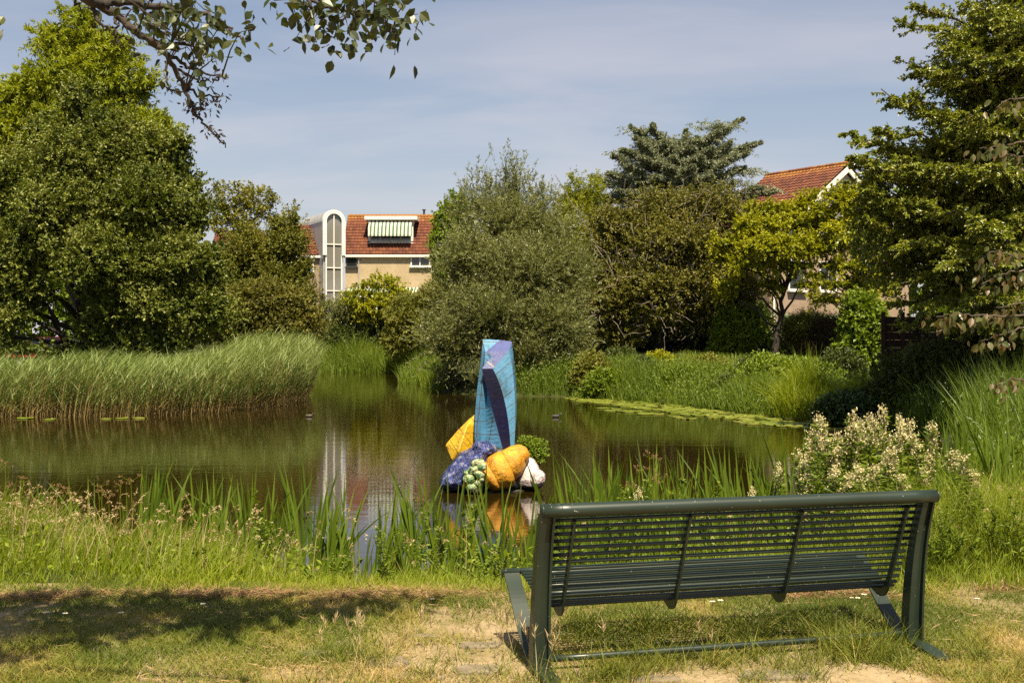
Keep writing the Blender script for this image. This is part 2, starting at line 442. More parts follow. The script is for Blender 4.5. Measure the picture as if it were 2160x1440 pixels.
def tile_mat(name, cols):
    """clay tiles; lichen colours the rows near the ridge (object z high)"""
    m, t, b, o = nodes(name)
    a = t.nodes.new('ShaderNodeAttribute'); a.attribute_name = 'tint'
    n = noise_node(t, 1.1, 6)
    ad = t.nodes.new('ShaderNodeMath'); ad.operation = 'MULTIPLY_ADD'; t.links.new(n, ad.inputs[0]); ad.inputs[1].default_value = 0.5; t.links.new(a.outputs['Fac'], ad.inputs[2])
    t.links.new(ramp(t, cols, ad.outputs[0]), b.inputs['Base Color'])
    b.inputs['Roughness'].default_value = 0.75; b.inputs['Specular IOR Level'].default_value = 0.3
    return m
TILE = tile_mat('clay_roof_tiles', [(0.070, 0.022, 0.013, 0.25), (0.115, 0.036, 0.018, 0.5), (0.15, 0.052, 0.019, 0.8), (0.22, 0.095, 0.02, 1.0)])
WHITE = plain('white_paint', (0.66, 0.63, 0.57), 0.5, 0.06, 2)
GREYMETAL = plain('grey_zinc', (0.36, 0.36, 0.36), 0.45, 0.12, 2, metal=0.3)
m, t, b, o = nodes('window_glass'); b.inputs['Base Color'].default_value = (0.015, 0.018, 0.02, 1); b.inputs['Roughness'].default_value = 0.04; b.inputs['Specular IOR Level'].default_value = 0.8; GLASS = m
m, t, b, o = nodes('stairwell_glass'); b.inputs['Base Color'].default_value = (0.16, 0.155, 0.14, 1); b.inputs['Roughness'].default_value = 0.05; b.inputs['Specular IOR Level'].default_value = 0.9; GLASS2 = m
DARKF = plain('dark_frame_paint', (0.03, 0.03, 0.03), 0.5)
def stripe_mat(name, per):
    m, t, b, o = nodes(name)
    c = t.nodes.new('ShaderNodeTexCoord'); s = t.nodes.new('ShaderNodeSeparateXYZ'); t.links.new(c.outputs['Object'], s.inputs[0])
    w = t.nodes.new('ShaderNodeMath'); w.operation = 'MULTIPLY'; t.links.new(s.outputs[0], w.inputs[0]); w.inputs[1].default_value = 1 / per
    fr = t.nodes.new('ShaderNodeMath'); fr.operation = 'FRACT'; t.links.new(w.outputs[0], fr.inputs[0])
    r = ramp(t, [(0.045, 0.10, 0.045, 0.0), (0.44, 0.43, 0.37, 0.46)], fr.outputs[0]); r.node.color_ramp.interpolation = 'CONSTANT'
    t.links.new(r, b.inputs['Base Color']); b.inputs['Roughness'].default_value = 0.85
    return m
AWN = stripe_mat('green_and_white_awning_cloth', 0.30)

def tiled_slope(mb, O, U, D, w, l, lichen=True, m=0, tw=0.26, tl=0.36):
    """wavy pantile courses: O ridge corner, U unit along the ridge, D unit down the slope"""
    O, U, D = (np.asarray(v, float) for v in (O, U, D)); N = np.cross(D, U); N = N if N[2] > 0 else -N
    nc = max(1, round(w / tw)); nr = max(1, round(l / tl)); tw = w / nc; tl = l / nr
    prof = np.array([0, .25, .5, .75]); hh = np.array([0.0, 0.045, 0.055, 0.02])
    u = (np.arange(nc)[:, None] + prof[None]).ravel() * tw; hu = np.tile(hh, nc)
    u = np.append(u, w); hu = np.append(hu, 0)
    for r in range(nr):
        a = O + D * (r * tl); c = O + D * ((r + 1) * tl + 0.02)
        Va = a + U * u[:, None] + N * (hu + 0.0)[:, None]; Vc = c + U * u[:, None] + N * (hu + 0.05)[:, None]; Vd = c + U * u[:, None] + N * (hu * 0 - 0.01)[:, None]
        k = len(u); V = np.vstack([Va, Vc, Vd]); i = np.arange(k - 1)
        ti = np.clip(rng.uniform(0.0, 0.45, nc) + (0.55 * max(0, 1 - r / 2.5) if lichen else 0), 0, 1)
        ti = np.repeat(ti, 4)
        mb.add(V, np.stack([i, i + 1, k + i + 1, k + i], -1), ti, m)
        mb.add(V, np.stack([k + i, k + i + 1, 2 * k + i + 1, 2 * k + i], -1), ti, m)
def win(parent, M, u0, u1, z0, z1, splits=(), y=-0.02, fm=None, gm=None, fw=0.07, sill=True, name='window'):
    """a framed window on a facade: M maps local (x along, y out(-), z)"""
    fm = fm or WHITE; gm = gm or GLASS
    f = MB()
    e = sorted([u0] + list(splits) + [u1])
    f.box((u0 - fw, y - 0.05, z0 - fw), (u1 + fw, y + 0.0, z0), M=M); f.box((u0 - fw, y - 0.05, z1), (u1 + fw, y, z1 + fw), M=M)
    for k, x in enumerate(e): f.box((x - fw / 2 - (fw / 2 if k == 0 else 0), y - 0.05, z0), (x + fw / 2 + (fw / 2 if k == len(e) - 1 else 0), y, z1), M=M)
    fo = f.build(name, fm, parent)
    g = MB().box((u0, y - 0.022, z0), (u1, y - 0.012, z1), M=M); g.build('pane', gm, fo).matrix_parent_inverse = Matrix.Identity(4)
    if sill:
        s_ = MB().box((u0 - 0.15, y - 0.22, z0 - fw - 0.1), (u1 + 0.15, y + 0.01, z0 - fw - 0.003), M=M); s_.build('sill', fm, fo).matrix_parent_inverse = Matrix.Identity(4)
    return fo

YH = 95.0; K = YH / F
hx = lambda px: (px - 1080) * K
hz = lambda py: CZ - (py - HY) * K
ident = lambda V: V
# main house: gable roof with ridge along X
x0, x1 = hx(722), hx(917); ze = hz(533); rise, run = 3.25, 3.3
g0 = gz1(-10, YH)
H1 = thing('brick_house', ((x0 + x1) / 2, YH, g0), 'buff brick house with red tiled roof, striped dormer awning facing the pond', 'house')
FM = lambda V: V + np.array((0, YH, 0))
w_ = MB(); w_.box((x0 + 0.25, 0, g0 - 0.2), (x1 - 0.25, 2 * run, ze), M=FM)
for xx in (x0 + 0.25, x1 - 0.25 - 0.2):       # gable triangles
    V = np.array([(xx, 0.1, ze), (xx, 2 * run - 0.1, ze), (xx, run, ze + rise - 0.15), (xx + 0.2, 0.1, ze), (xx + 0.2, 2 * run - 0.1, ze), (xx + 0.2, run, ze + rise - 0.15)])
    w_.add(FM(V), [np.array([(0, 1, 2), (3, 5, 4)]), np.array([(0, 2, 5, 3), (1, 4, 5, 2)])])
w_.build('wall', BRICK, H1)
r_ = MB(); sl = math.hypot(rise, run)
Df = np.array((0, -run, -rise)) / sl; Db = np.array((0, run, -rise)) / sl; ridge = np.array((x0, YH + run, ze + rise))
tiled_slope(r_, ridge, (1, 0, 0), Df, x1 - x0, sl + 0.14)
tiled_slope(r_, ridge, (1, 0, 0), Db, x1 - x0, sl + 0.3)
nt_ = 22
for k in range(nt_):                           # ridge caps
    a = x0 + (x1 - x0) * k / nt_; bq = x0 + (x1 - x0) * (k + 1) / nt_ + 0.04
    r_.tube([(a, YH + run, ze + rise + 0.0), (bq, YH + run, ze + rise + 0.03)], [0.14, 0.16], 8, tint=rng.uniform(0.75, 1.0))
ro = r_.build('roof', TILE, H1)
fl = MB(); fl.tube([(x1 - 1.1, YH + run, ze + rise), (x1 - 1.1, YH + run, ze + rise + 0.5)], 0.09, 8); fl.box((x1 - 1.25, YH + run - 0.15, ze + rise + 0.5), (x1 - 0.95, YH + run + 0.15, ze + rise + 0.57))
fl.build('vent_pipe', DARKF, ro).matrix_parent_inverse = Matrix.Identity(4)
MB().box((x0 + 0.1, -0.30, ze - 0.36), (x1 + 0.1, -0.14, ze - 0.20), M=FM).build('gutter', WHITE, H1)
MB().box((x0 + 0.15, -0.137, ze - 0.40), (x1, 0.0, ze - 0.17), M=FM).build('soffit', WHITE, H1)
vg = MB(); 
for s_ in (-1, 1):
    V = [(x1 - 0.12, YH + run + s_ * (run + 0.3), ze - 0.42), (x1 - 0.12, YH + run, ze + rise - 0.14)]
    vg.tube(V, 0.12, 4)
vg.build('verge_board', WHITE, H1)
win(H1, FM, hx(732), hx(752), hz(561), hz(541), fm=DARKF, fw=0.06)
win(H1, FM, hx(868), hx(906), hz(560), hz(541), splits=(hx(886),))
win(H1, FM, hx(765), hx(835), hz(690), hz(645), splits=(hx(790), hx(812)))
dp_ = MB(); dp_.tube([FM(np.array([(hx(757), -.09, g0)]))[0], FM(np.array([(hx(757), -.09, ze - .3)]))[0]], .05, 8); dp_.build('downpipe', GREYMETAL, H1)
# dormer with awning
DY = YH + 0.75
DM = lambda V: V + np.array((0, DY, 0))
dx0, dx1 = hx(774), hx(870); dz0, dz1 = hz(507), hz(462)
d_ = MB()
for xx in (dx0, dx1 - 0.18): d_.box((xx, 0, dz0 - 0.1), (xx + 0.18, 2.6, dz1), M=DM)
d_.box((dx0, 0, dz0 - 0.18), (dx1, 0.2, dz0), M=DM)
d_.box((dx0 - 0.25, -0.3, dz1), (dx1 + 0.35, 2.75, dz1 + 0.28), M=DM)
do = d_.build('dormer', WHITE, H1)
q = [dx0 + 0.18 + (dx1 - dx0 - 0.36) * k / 4 for k in range(5)]
wo = win(H1, DM, q[0] + 0.06, q[4] - 0.06, dz0 + 0.08, dz1 - 0.08, splits=q[1:4], y=0.12, sill=False)
c_ = MB().box((dx1 + 0.003, 0.55, dz0 + 0.45), (dx1 + 0.02, 2.1, dz1 - 0.25), M=DM); c_.build('side_pane', GLASS, do).matrix_parent_inverse = Matrix.Identity(4)
a_ = MB(); ax0, ax1 = dx0 + 0.1, dx1 - 0.05
top = np.array([(0, dz1 - 0.05), (-0.55, dz1 - 0.55), (-0.85, hz(495)), (-0.86, hz(497.5))])
for (ya, za), (yb, zb) in zip(top[:-1], top[1:]):
    V = np.array([(ax0, ya, za), (ax1, ya, za), (ax1, yb, zb), (ax0, yb, zb), (ax0, ya, za - .03), (ax1, ya, za - .03), (ax1, yb, zb - .03), (ax0, yb, zb - .03)])
    a_.add(DM(V), np.array([(0, 1, 2, 3), (4, 7, 6, 5), (0, 3, 7, 4), (1, 5, 6, 2)]))
a_.build('awning', AWN, H1)
# lower terrace awning on a white porch
p_ = MB(); pz = hz(632)
p_.box((hx(727), -2.6, pz - 0.25), (hx(880), -2.45, pz), M=FM)
for px_ in (729, 800, 878): p_.box((hx(px_), -2.6, g0 - 0.2), (hx(px_) + 0.14, -2.46, pz - 0.25), M=FM)
p_.box((hx(727), -2.45, pz - 0.2), (hx(727) + 0.12, 0, pz - 0.05), M=FM); p_.box((hx(880) - 0.12, -2.45, pz - 0.2), (hx(880), 0, pz - 0.05), M=FM)
po = p_.build('porch', WHITE, H1)
V = np.array([(hx(736), -0.03, hz(606)), (hx(882), -0.03, hz(606)), (hx(882), -2.7, pz + 0.15), (hx(736), -2.7, pz + 0.15)])
V = np.vstack([V, V - np.array((0, 0, 0.04))])
a_ = MB().add(FM(V), np.array([(0, 1, 2, 3), (4, 7, 6, 5), (0, 3, 7, 4), (1, 5, 6, 2), (3, 2, 6, 7)])); a_.build('awning', AWN, po).matrix_parent_inverse = Matrix.Identity(4)

# stairwell tower, turned to the left, with a barrel roof
TX, TY = hx(709), YH - 0.9
ang = R(26)
def TM(V):
    V = np.asarray(V, float); c, s = math.cos(ang), math.sin(ang)
    return np.stack([TX + V[:, 0] * c - V[:, 1] * s, TY + V[:, 0] * s + V[:, 1] * c, V[:, 2]], -1)
TW = thing('stair_tower', (TX, TY, g0), 'white framed arched glass stairwell tower with grey barrel roof between brick houses', 'stair tower')
hw = 0.92; zs = hz(445) - hw; TL = 7.0
def arch(r, n=16): return [(r * math.cos(math.pi - math.pi * k / n), zs + r * math.sin(math.pi * k / n)) for k in range(n + 1)]
def arch_band(mb, ro_, ri, y0, y1, z0, m=0):
    A = [(-ro_, z0)] + arch(ro_) + [(ro_, z0)]; Bi = [(-ri, z0)] + arch(ri) + [(ri, z0)]; n = len(A)
    V = np.array([(x, y0, z) for x, z in A] + [(x, y0, z) for x, z in Bi] + [(x, y1, z) for x, z in A] + [(x, y1, z) for x, z in Bi])
    i = np.arange(n - 1)
    mb.add(TM(V), np.concatenate([np.stack(q, -1) for q in ((i, i + 1, n + i + 1, n + i), (2 * n + i, 3 * n + i, 3 * n + i + 1, 2 * n + i + 1), (i, 2 * n + i, 2 * n + i + 1, i + 1), (n + i, n + i + 1, 3 * n + i + 1, 3 * n + i))]), 0.5, m)
f_ = MB(); arch_band(f_, hw, hw - 0.30, 0, 0.3, hz(540)); 
fo = f_.build('arched_frame', WHITE, TW)
b_ = MB(); arch_band(b_, hw - 0.06, hw - 0.22, 0.3, TL, zs - 0.02)
for k in range(14): arch_band(b_, hw - 0.02, hw - 0.05, 0.5 + k * 0.46, 0.55 + k * 0.46, zs)
b_.build('barrel_roof', GREYMETAL, TW)
s_ = MB(); s_.box((-hw + 0.1, 0.3, hz(620)), (-hw + 0.22, TL, zs - 0.02), M=TM); s_.box((hw - 0.22, 0.3, hz(620)), (hw - 0.1, TL, zs - 0.02), M=TM); s_.build('side_cladding', GREYMETAL, TW)
s_ = MB(); s_.box((-hw + 0.32, 0.22, g0 - 0.2), (hw - 0.32, 0.25, zs), M=TM)
A = arch(hw - 0.31); V = np.array([(x, 0.22, z) for x, z in A]); s_.add(TM(V), np.array([(0, k, k + 1) for k in range(1, len(A) - 1)]))
s_.build('glass', GLASS2, TW)
s_ = MB(); s_.box((-0.04, 0.10, g0 - 0.2), (0.04, 0.20, zs + hw - 0.3), M=TM)
for py in (517, 566, 614, 660): s_.box((-hw + 0.3, 0.13, hz(py) - 0.04), (hw - 0.3, 0.19, hz(py) + 0.04), M=TM)
for sgn in (-1, 1): s_.box((sgn * (hw - 0.28) - 0.05, 0.1, g0 - 0.2), (sgn * (hw - 0.28) + 0.05, 0.28, hz(540) - 0.003), M=TM)
s_.build('glazing_bars', WHITE, TW)

# left neighbour in the same row
xl0, xl1 = hx(560), hx(690)
H2 = thing('brick_house', ((xl0 + xl1) / 2, YH, g0), 'brick house left of the stair tower, half hidden by the dark tall shrub', 'house')
w_ = MB(); w_.box((xl0 + 0.2, 0.05, g0 - 0.2), (xl1 - 0.1, 2 * run, ze - 0.2), M=FM); w_.build('wall', BRICK2, H2)
r_ = MB(); rise2 = 2.55; run2 = 2.6; sl2 = math.hypot(rise2, run2); D2 = np.array((0, -run2, -rise2)) / sl2
tiled_slope(r_, (xl0, YH + run2, ze + rise2 - 0.1), (1, 0, 0), D2, hx(668) - xl0, sl2 + 0.14, lichen=False)
# narrow sloping remainder beside the tower
for k in range(8):
    f0 = k / 8; a = np.array((hx(668), YH + run2 * (1 - f0), ze + rise2 * (1 - f0) - 0.1)); wk = (hx(685) - hx(668)) * (f0 + 0.06)
    tiled_slope(r_, a, (1, 0, 0), D2, wk, (sl2 + 0.14) / 8, lichen=False)
tiled_slope(r_, (xl0, YH + run2, ze + rise2 - 0.1), (1, 0, 0), np.array((0, run2, -rise2)) / sl2, hx(668) - xl0, sl2, lichen=False)
r_.build('roof', TILE, H2)
v_ = MB(); v_.tube([(hx(668) + 0.12, YH + run2 + 0.05, ze + rise2), (hx(686) + 0.06, YH - 0.25, ze - 0.3)], 0.09, 4); v_.build('verge_board', WHITE, H2)
MB().box((xl0, -0.26, ze - 0.42), (xl1 - 0.15, 0.04, ze - 0.24), M=FM).build('gutter', WHITE, H2)
win(H2, FM, hx(634), hx(660), hz(572), hz(548), y=0.03)
BLUE = plain('blue_panel_paint', (0.05, 0.16, 0.42), 0.5)
MB().box((hx(649), -0.12, hz(572)), (hx(660), -0.06, hz(562)), M=FM).build('blue_panel', BLUE, H2)

# distant roof behind the thin tree
Y3 = 120.0; k3 = Y3 / F
H3 = thing('far_house', ((490 - 1080) * k3, Y3 + 3, 0), 'distant house whose dark red roof shows through the thin tree', 'house')
xa, xb = (440 - 1080) * k3, (545 - 1080) * k3; zr = CZ + 228 * k3
r_ = MB(); D3 = np.array((0, -1, -0.9)) / math.hypot(1, .9)
tiled_slope(r_, (xa, Y3 + 3, zr), (1, 0, 0), D3, xb - xa, 4.2, lichen=False); tiled_slope(r_, (xa, Y3 + 3, zr), (1, 0, 0), D3 * np.array((1, -1, 1)), xb - xa, 4.2, lichen=False)
r_.build('roof', TILE, H3)
MB().box((xa + 0.3, Y3 + 0.4, -0.3), (xb - 0.3, Y3 + 5.6, zr - 2.6)).build('wall', BRICK2, H3)

# right-hand house, gable turned to the right
PK = at(1790, 345, 70.0)
rd = np.array((-0.5615, 0.8275, 0)); sd_ = np.array((-0.8275, -0.5615, 0))
pitch = 0.715; LR = 6.6; LS = 6.6
gR = gz1(20, 72)
H4 = thing('gabled_house', (PK[0] + rd[0] * 3, PK[1] + rd[1] * 3, gR), 'house with dark red tiled roof and white gable behind the golden maples', 'house')
r_ = MB(); nrm = math.hypot(1, pitch)
for s_ in (1, -1):
    Dd = (sd_ * s_ + np.array((0, 0, -pitch))) / nrm
    tiled_slope(r_, PK, rd, Dd, LR, LS * nrm)
for k in range(20): r_.tube([PK + rd * (LR * k / 20), PK + rd * (LR * (k + 1) / 20 + 0.03) + np.array((0, 0, .02))], [0.14, 0.15], 7, tint=rng.uniform(0.3, 0.9))
r_.build('roof', TILE, H4)
def HM(V):       # local: x along -sd (right), y along ridge away, z up
    V = np.asarray(V, float); return PK[None] * np.array((1, 1, 0)) + V[:, :1] * -sd_ + V[:, 1:2] * rd + V[:, 2:] * np.array((0, 0, 1.0))
w_ = MB(); zeR = PK[2] - LS * 0.95 * pitch
w_.box((-LS * 0.93, 0.45, gR - 0.3), (LS * 0.93, LR - 0.1, zeR - 0.1), M=HM); w_.build('wall', BRICK2, H4)
g_ = MB(); V = np.array([(-LS * 0.93, y, zeR - 0.1) for y in (0.45,)] + [(LS * 0.93, 0.45, zeR - 0.1), (0, 0.45, PK[2] - 0.3)]); V = np.vstack([V, V + np.array((0, 0.2, 0))])
g_.add(HM(V), [np.array([(0, 1, 2), (3, 5, 4)]), np.array([(0, 3, 4, 1), (1, 4, 5, 2), (2, 5, 3, 0)])]); go = g_.build('gable', WHITE, H4)
f_ = MB()
for s_ in (-1, 1):
    for k in range(1):
        a = np.array((0, 0, PK[2] - 0.16)); bq = np.array((s_ * LS * 1.0, 0, PK[2] - 0.16 - LS * pitch))
        V = np.array([a, bq, bq - (0, 0, 0.34), a - (0, 0, 0.34)]); V = np.vstack([V, V + np.array((0, 0.1, 0))])
        f_.add(HM(V), np.array([(0, 1, 2, 3), (4, 7, 6, 5), (0, 4, 5, 1), (3, 2, 6, 7)]))
f_.build('bargeboard', WHITE, H4)
p_ = MB()
for xa_, xb_ in ((-3.6, -2.5), (-2.35, -1.3), (-1.15, -0.15), (0.15, 1.2)):
    zt = lambda x: PK[2] - 0.95 - abs(x) * pitch
    zb_ = zeR + 0.5
    V = np.array([(xa_, .43, zb_), (xb_, .43, zb_), (xb_, .43, max(zb_, zt(xb_))), (xa_, .43, max(zb_, zt(xa_)))])
    p_.add(HM(V), np.array([(0, 1, 2, 3)]))
p_.build('gable_panes', GLASS2, go).matrix_parent_inverse = Matrix.Identity(4)
DM4 = lambda V: HM(V)
win(H4, DM4, -4.6, -3.4, zeR - 3.0, zeR - 1.4, y=0.43); win(H4, DM4, -2.0, -0.6, zeR - 3.0, zeR - 1.4, y=0.43, splits=(-1.3,))
win(H4, DM4, 0.8, 2.6, zeR - 3.0, zeR - 1.4, y=0.43)
dn = MB(); dn.tube([HM(np.array([(-5.9, 0.35, gR)]))[0], HM(np.array([(-5.9, 0.35, zeR - 0.2)]))[0]], 0.07, 8); dn.build('downpipe', WHITE, H4)

# brown board fence in the shade under the big right-hand tree
YF = 32.2
FENCE = plain('brown_fence_boards', (0.035, 0.014, 0.008), 0.85, 0.4, 5, 0.3)  # board colour darkened to stand in for the tree's shade
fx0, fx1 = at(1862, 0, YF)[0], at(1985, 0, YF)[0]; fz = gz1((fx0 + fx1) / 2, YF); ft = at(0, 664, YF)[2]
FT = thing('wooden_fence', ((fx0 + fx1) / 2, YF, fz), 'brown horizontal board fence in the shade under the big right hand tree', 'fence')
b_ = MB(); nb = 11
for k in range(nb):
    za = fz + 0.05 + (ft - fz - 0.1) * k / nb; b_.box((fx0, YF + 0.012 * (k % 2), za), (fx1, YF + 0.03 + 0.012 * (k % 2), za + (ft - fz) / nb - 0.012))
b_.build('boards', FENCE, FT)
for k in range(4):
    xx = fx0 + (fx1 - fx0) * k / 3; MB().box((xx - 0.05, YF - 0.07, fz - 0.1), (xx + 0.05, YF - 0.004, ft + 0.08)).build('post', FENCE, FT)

# red car glimpsed behind the dark tree
CY = 62.0; cx = at(108, 0, CY)[0]; cz = gz1(cx, CY)
CARP = plain('red_car_paint', (0.42, 0.025, 0.02), 0.25, 0.05, 2); RUB = plain('tyre_rubber', (0.02, 0.02, 0.02), 0.8)
CAR = thing('parked_car', (cx, CY, cz), 'red parked car glimpsed under the dark tree beyond the reed bed', 'car')
prof = [(-2.05, .35), (-2.1, .62), (-1.95, .80), (-1.1, .90), (-.55, 1.38), (.75, 1.42), (1.45, .98), (2.0, .90), (2.08, .6), (2.05, .35)]
n = len(prof); V = np.array([(cx + x, CY - .82 + (.14 if z > 1.1 else 0), cz + z + 0.28) for x, z in prof] + [(cx + x, CY + .82 - (.14 if z > 1.1 else 0), cz + z + 0.28) for x, z in prof])
b_ = MB(); i = np.arange(n); j = (i + 1) % n
b_.add(V, np.stack([i, j, j + n, i + n], -1)); b_.add(V, np.array([(0, k, k + 1) for k in range(1, n - 1)])); b_.add(V, np.array([(n, n + k + 1, n + k) for k in range(1, n - 1)]))
b_.build('body', CARP, CAR)
for xa_, xb_, ta, tb in ((-1.0, -.05, -.5, -.05), (.05, 1.2, .05, .72)):
    V = np.array([(cx + xa_, CY - .835, cz + 1.2), (cx + xb_, CY - .835, cz + 1.2), (cx + tb, CY - .69, cz + 1.62), (cx + ta, CY - .69, cz + 1.62)])
    MB().add(V, np.array([(0, 1, 2, 3)])).build('window', GLASS, CAR)
for xx in (-1.3, 1.3):
    for s_ in (-1, 1):
        w_ = MB(); w_.tube([(cx + xx, CY + s_ * .84, cz + .32), (cx + xx, CY + s_ * .62, cz + .32)], .32, 14); wo = w_.build('wheel', RUB, CAR)
        w_ = MB(); w_.tube([(cx + xx, CY + s_ * .85, cz + .32), (cx + xx, CY + s_ * .80, cz + .32)], .19, 12); w_.build('rim', GREYMETAL, wo).matrix_parent_inverse = Matrix.Identity(4)
# low pale garden wall beside it
gwx0, gwx1 = at(30, 0, 64)[0], at(290, 0, 64)[0]
mb = MB(); nb = 14
for k in range(nb):
    a = gwx0 + (gwx1 - gwx0) * k / nb; mb.box((a, 64 - .1, cz - .1), (a + (gwx1 - gwx0) / nb - .02, 64.1, cz + 1.15 + 0.02 * (k % 3)))
tag(mb.build('garden_wall', plain('pale_concrete', (0.22, 0.20, 0.20), 0.9, 0.2, 3)), 'low pale concrete wall behind the red car under the dark tree', 'wall')
# ------------------------------------------------------------------ trees and shrubs beyond the pond
L_ALDER = leaf_mat('alder_leaf', [(0.034, 0.050, 0.005), (0.115, 0.142, 0.013), (0.31, 0.32, 0.085)], 0.25, 0.5, 0.35)
L_REDW = leaf_mat('redwood_leaf', [(0.14, 0.175, 0.006), (0.23, 0.265, 0.010), (0.33, 0.35, 0.02)], 0.38, 0.6)
L_OLIVE = leaf_mat('olive_leaf', [(0.099, 0.109, 0.013), (0.174, 0.177, 0.022), (0.270, 0.237, 0.039)], 0.25, 0.55)
L_THORN = leaf_mat('hawthorn_leaf', [(0.079, 0.095, 0.010), (0.144, 0.149, 0.016), (0.221, 0.198, 0.026)], 0.25, 0.5)
L_WILLOW = leaf_mat('willow_leaf', [(0.082, 0.094, 0.022), (0.16, 0.174, 0.048), (0.29, 0.30, 0.125)], 0.28, 0.42, 0.5)
L_PRUN = leaf_mat('brownish_leaf', [(0.081, 0.083, 0.013), (0.150, 0.146, 0.022), (0.234, 0.202, 0.036)], 0.28, 0.5)
L_GOLD = leaf_mat('golden_leaf', [(0.13, 0.155, 0.004), (0.28, 0.29, 0.008), (0.44, 0.425, 0.017)], 0.36, 0.55)
L_CEDAR = leaf_mat('cedar_needle', [(0.11, 0.13, 0.065), (0.20, 0.225, 0.135), (0.31, 0.325, 0.22)], 0.12, 0.6)
L_CYP = leaf_mat('cypress_spray', [(0.134, 0.157, 0.007), (0.216, 0.235, 0.011), (0.306, 0.313, 0.016)], 0.25, 0.6)
L_BEECH = leaf_mat('beech_leaf', [(0.075, 0.100, 0.008), (0.175, 0.205, 0.016), (0.33, 0.33, 0.065)], 0.28, 0.38, 0.55)
L_GREEN = leaf_mat('green_shrub_leaf', [(0.086, 0.135, 0.009), (0.145, 0.206, 0.013), (0.211, 0.269, 0.020)], 0.3, 0.5)
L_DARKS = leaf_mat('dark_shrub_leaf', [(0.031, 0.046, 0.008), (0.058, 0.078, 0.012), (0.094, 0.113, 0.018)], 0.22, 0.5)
L_IVY = leaf_mat('ivy_leaf', [(0.028, 0.058, 0.012), (0.050, 0.091, 0.018), (0.081, 0.124, 0.026)], 0.15, 0.4, 0.5)

# tall bright conifer-like tree at the back left
B = px_blobs(60, [(176, 42, 48, 38), (150, 90, 85, 50), (232, 105, 66, 55), (110, 70, 30, 30), (185, 180, 135, 72), (85, 185, 80, 55), (300, 180, 40, 45), (312, 265, 62, 60), (50, 260, 75, 65), (15, 200, 55, 40), (180, 280, 145, 90),
                  (352, 290, 28, 70), (20, 350, 85, 60), (190, 380, 160, 90), (-60, 300, 80, 90), (340, 390, 50, 60), (120, 480, 200, 110, 1), (300, 500, 100, 90, 1)])
tree('redwood_tree', 'tall bright yellow green conical tree rising behind the dark alder on the left', 'tree', (at(180, 0, 60)[0], 60.5, gz1(-21, 60)), B, L_REDW, BARK, 7200, 0.85, 30, 0.26, 0.075,
     r0=0.45, top=at(178, 60, 60.5), up=-0.05, outw=0.9, rnd=0.45, cr=0.95, cover=1.15, core=0.10, droop=0.35, flat=0.5, splay=0.75, twigs=120, shell=0.5)

# big dark alder in front of it
B = px_blobs(45, [(165, 215, 42, 55), (100, 270, 62, 52), (230, 275, 66, 60), (165, 330, 110, 80, -1), (300, 320, 62, 62, -.5), (378, 345, 42, 62), (40, 380, 90, 70, -.5), (408, 400, 28, 36), (300, 430, 110, 80, -1.5), (130, 440, 120, 90, -1.6), (410, 470, 48, 56, -.5),
                  (-50, 470, 100, 120), (20, 540, 95, 80, -1.5), (210, 545, 110, 85, -2.2), (350, 560, 100, 85, -1.4), (445, 560, 42, 70, -.6), (30, 625, 85, 50, -1.4), (330, 650, 110, 62, -1.6), (440, 655, 60, 62, -1), (220, 640, 70, 46, -2), (200, 700, 60, 38, -2), (0, 720, 50, 36, -1.5), (330, 720, 120, 34, -1.3), (-80, 640, 90, 100), (120, 745, 60, 18, -1.5), (60, 735, 80, 20, -1.8), (180, 740, 60, 22, -1.6), (40, 665, 50, 30, -2), (260, 720, 60, 34, -1.6), (375, 310, 26, 30), (395, 300, 20, 24), (420, 440, 30, 30)])
tree('alder_tree', 'big dark green broad leaved tree standing right behind the left reed bed', 'tree', (at(190, 0, 45.5)[0], 45.5, gz1(-16, 45.5)), B, L_ALDER, BARK_DARK, 14000, 0.55, 16, 0.125, 0.078,
     r0=0.32, top=at(170, 230, 45.3), up=0.45, outw=0.75, rnd=0.5, cr=0.72, cover=0.85, core=0.10, splay=0.8, twigs=200, shell=0.55)

# thin pale-stemmed tree
B = px_blobs(76, [(490, 415, 38, 22), (545, 420, 30, 26), (455, 450, 26, 22), (510, 450, 40, 22), (560, 440, 16, 22), (490, 480, 50, 14), (600, 470, 26, 20)])
tree('birch_tree', 'thin pale stemmed tree with open crown behind the brownish shrubs left of the houses', 'tree', (at(505, 0, 76)[0], 76, gz1(-17, 76)), B, L_OLIVE, BARK_PALE, 560, 0.6, 16, 0.2, 0.10,
     r0=0.16, top=at(508, 430, 76), up=0.3, twigs=70, shell=0.7, gap=0.3, gsc=1)
B = px_blobs(90, [(945, 470, 26, 34), (965, 440, 22, 26), (950, 520, 40, 50)])
tree('lime_tree', 'small dark green tree showing at the right end of the striped awning house', 'tree', (at(955, 0, 90)[0], 90, 0), B, L_GREEN, BARK, 700, 0.7, 14, 0.26, 0.16, r0=0.2, twigs=20)

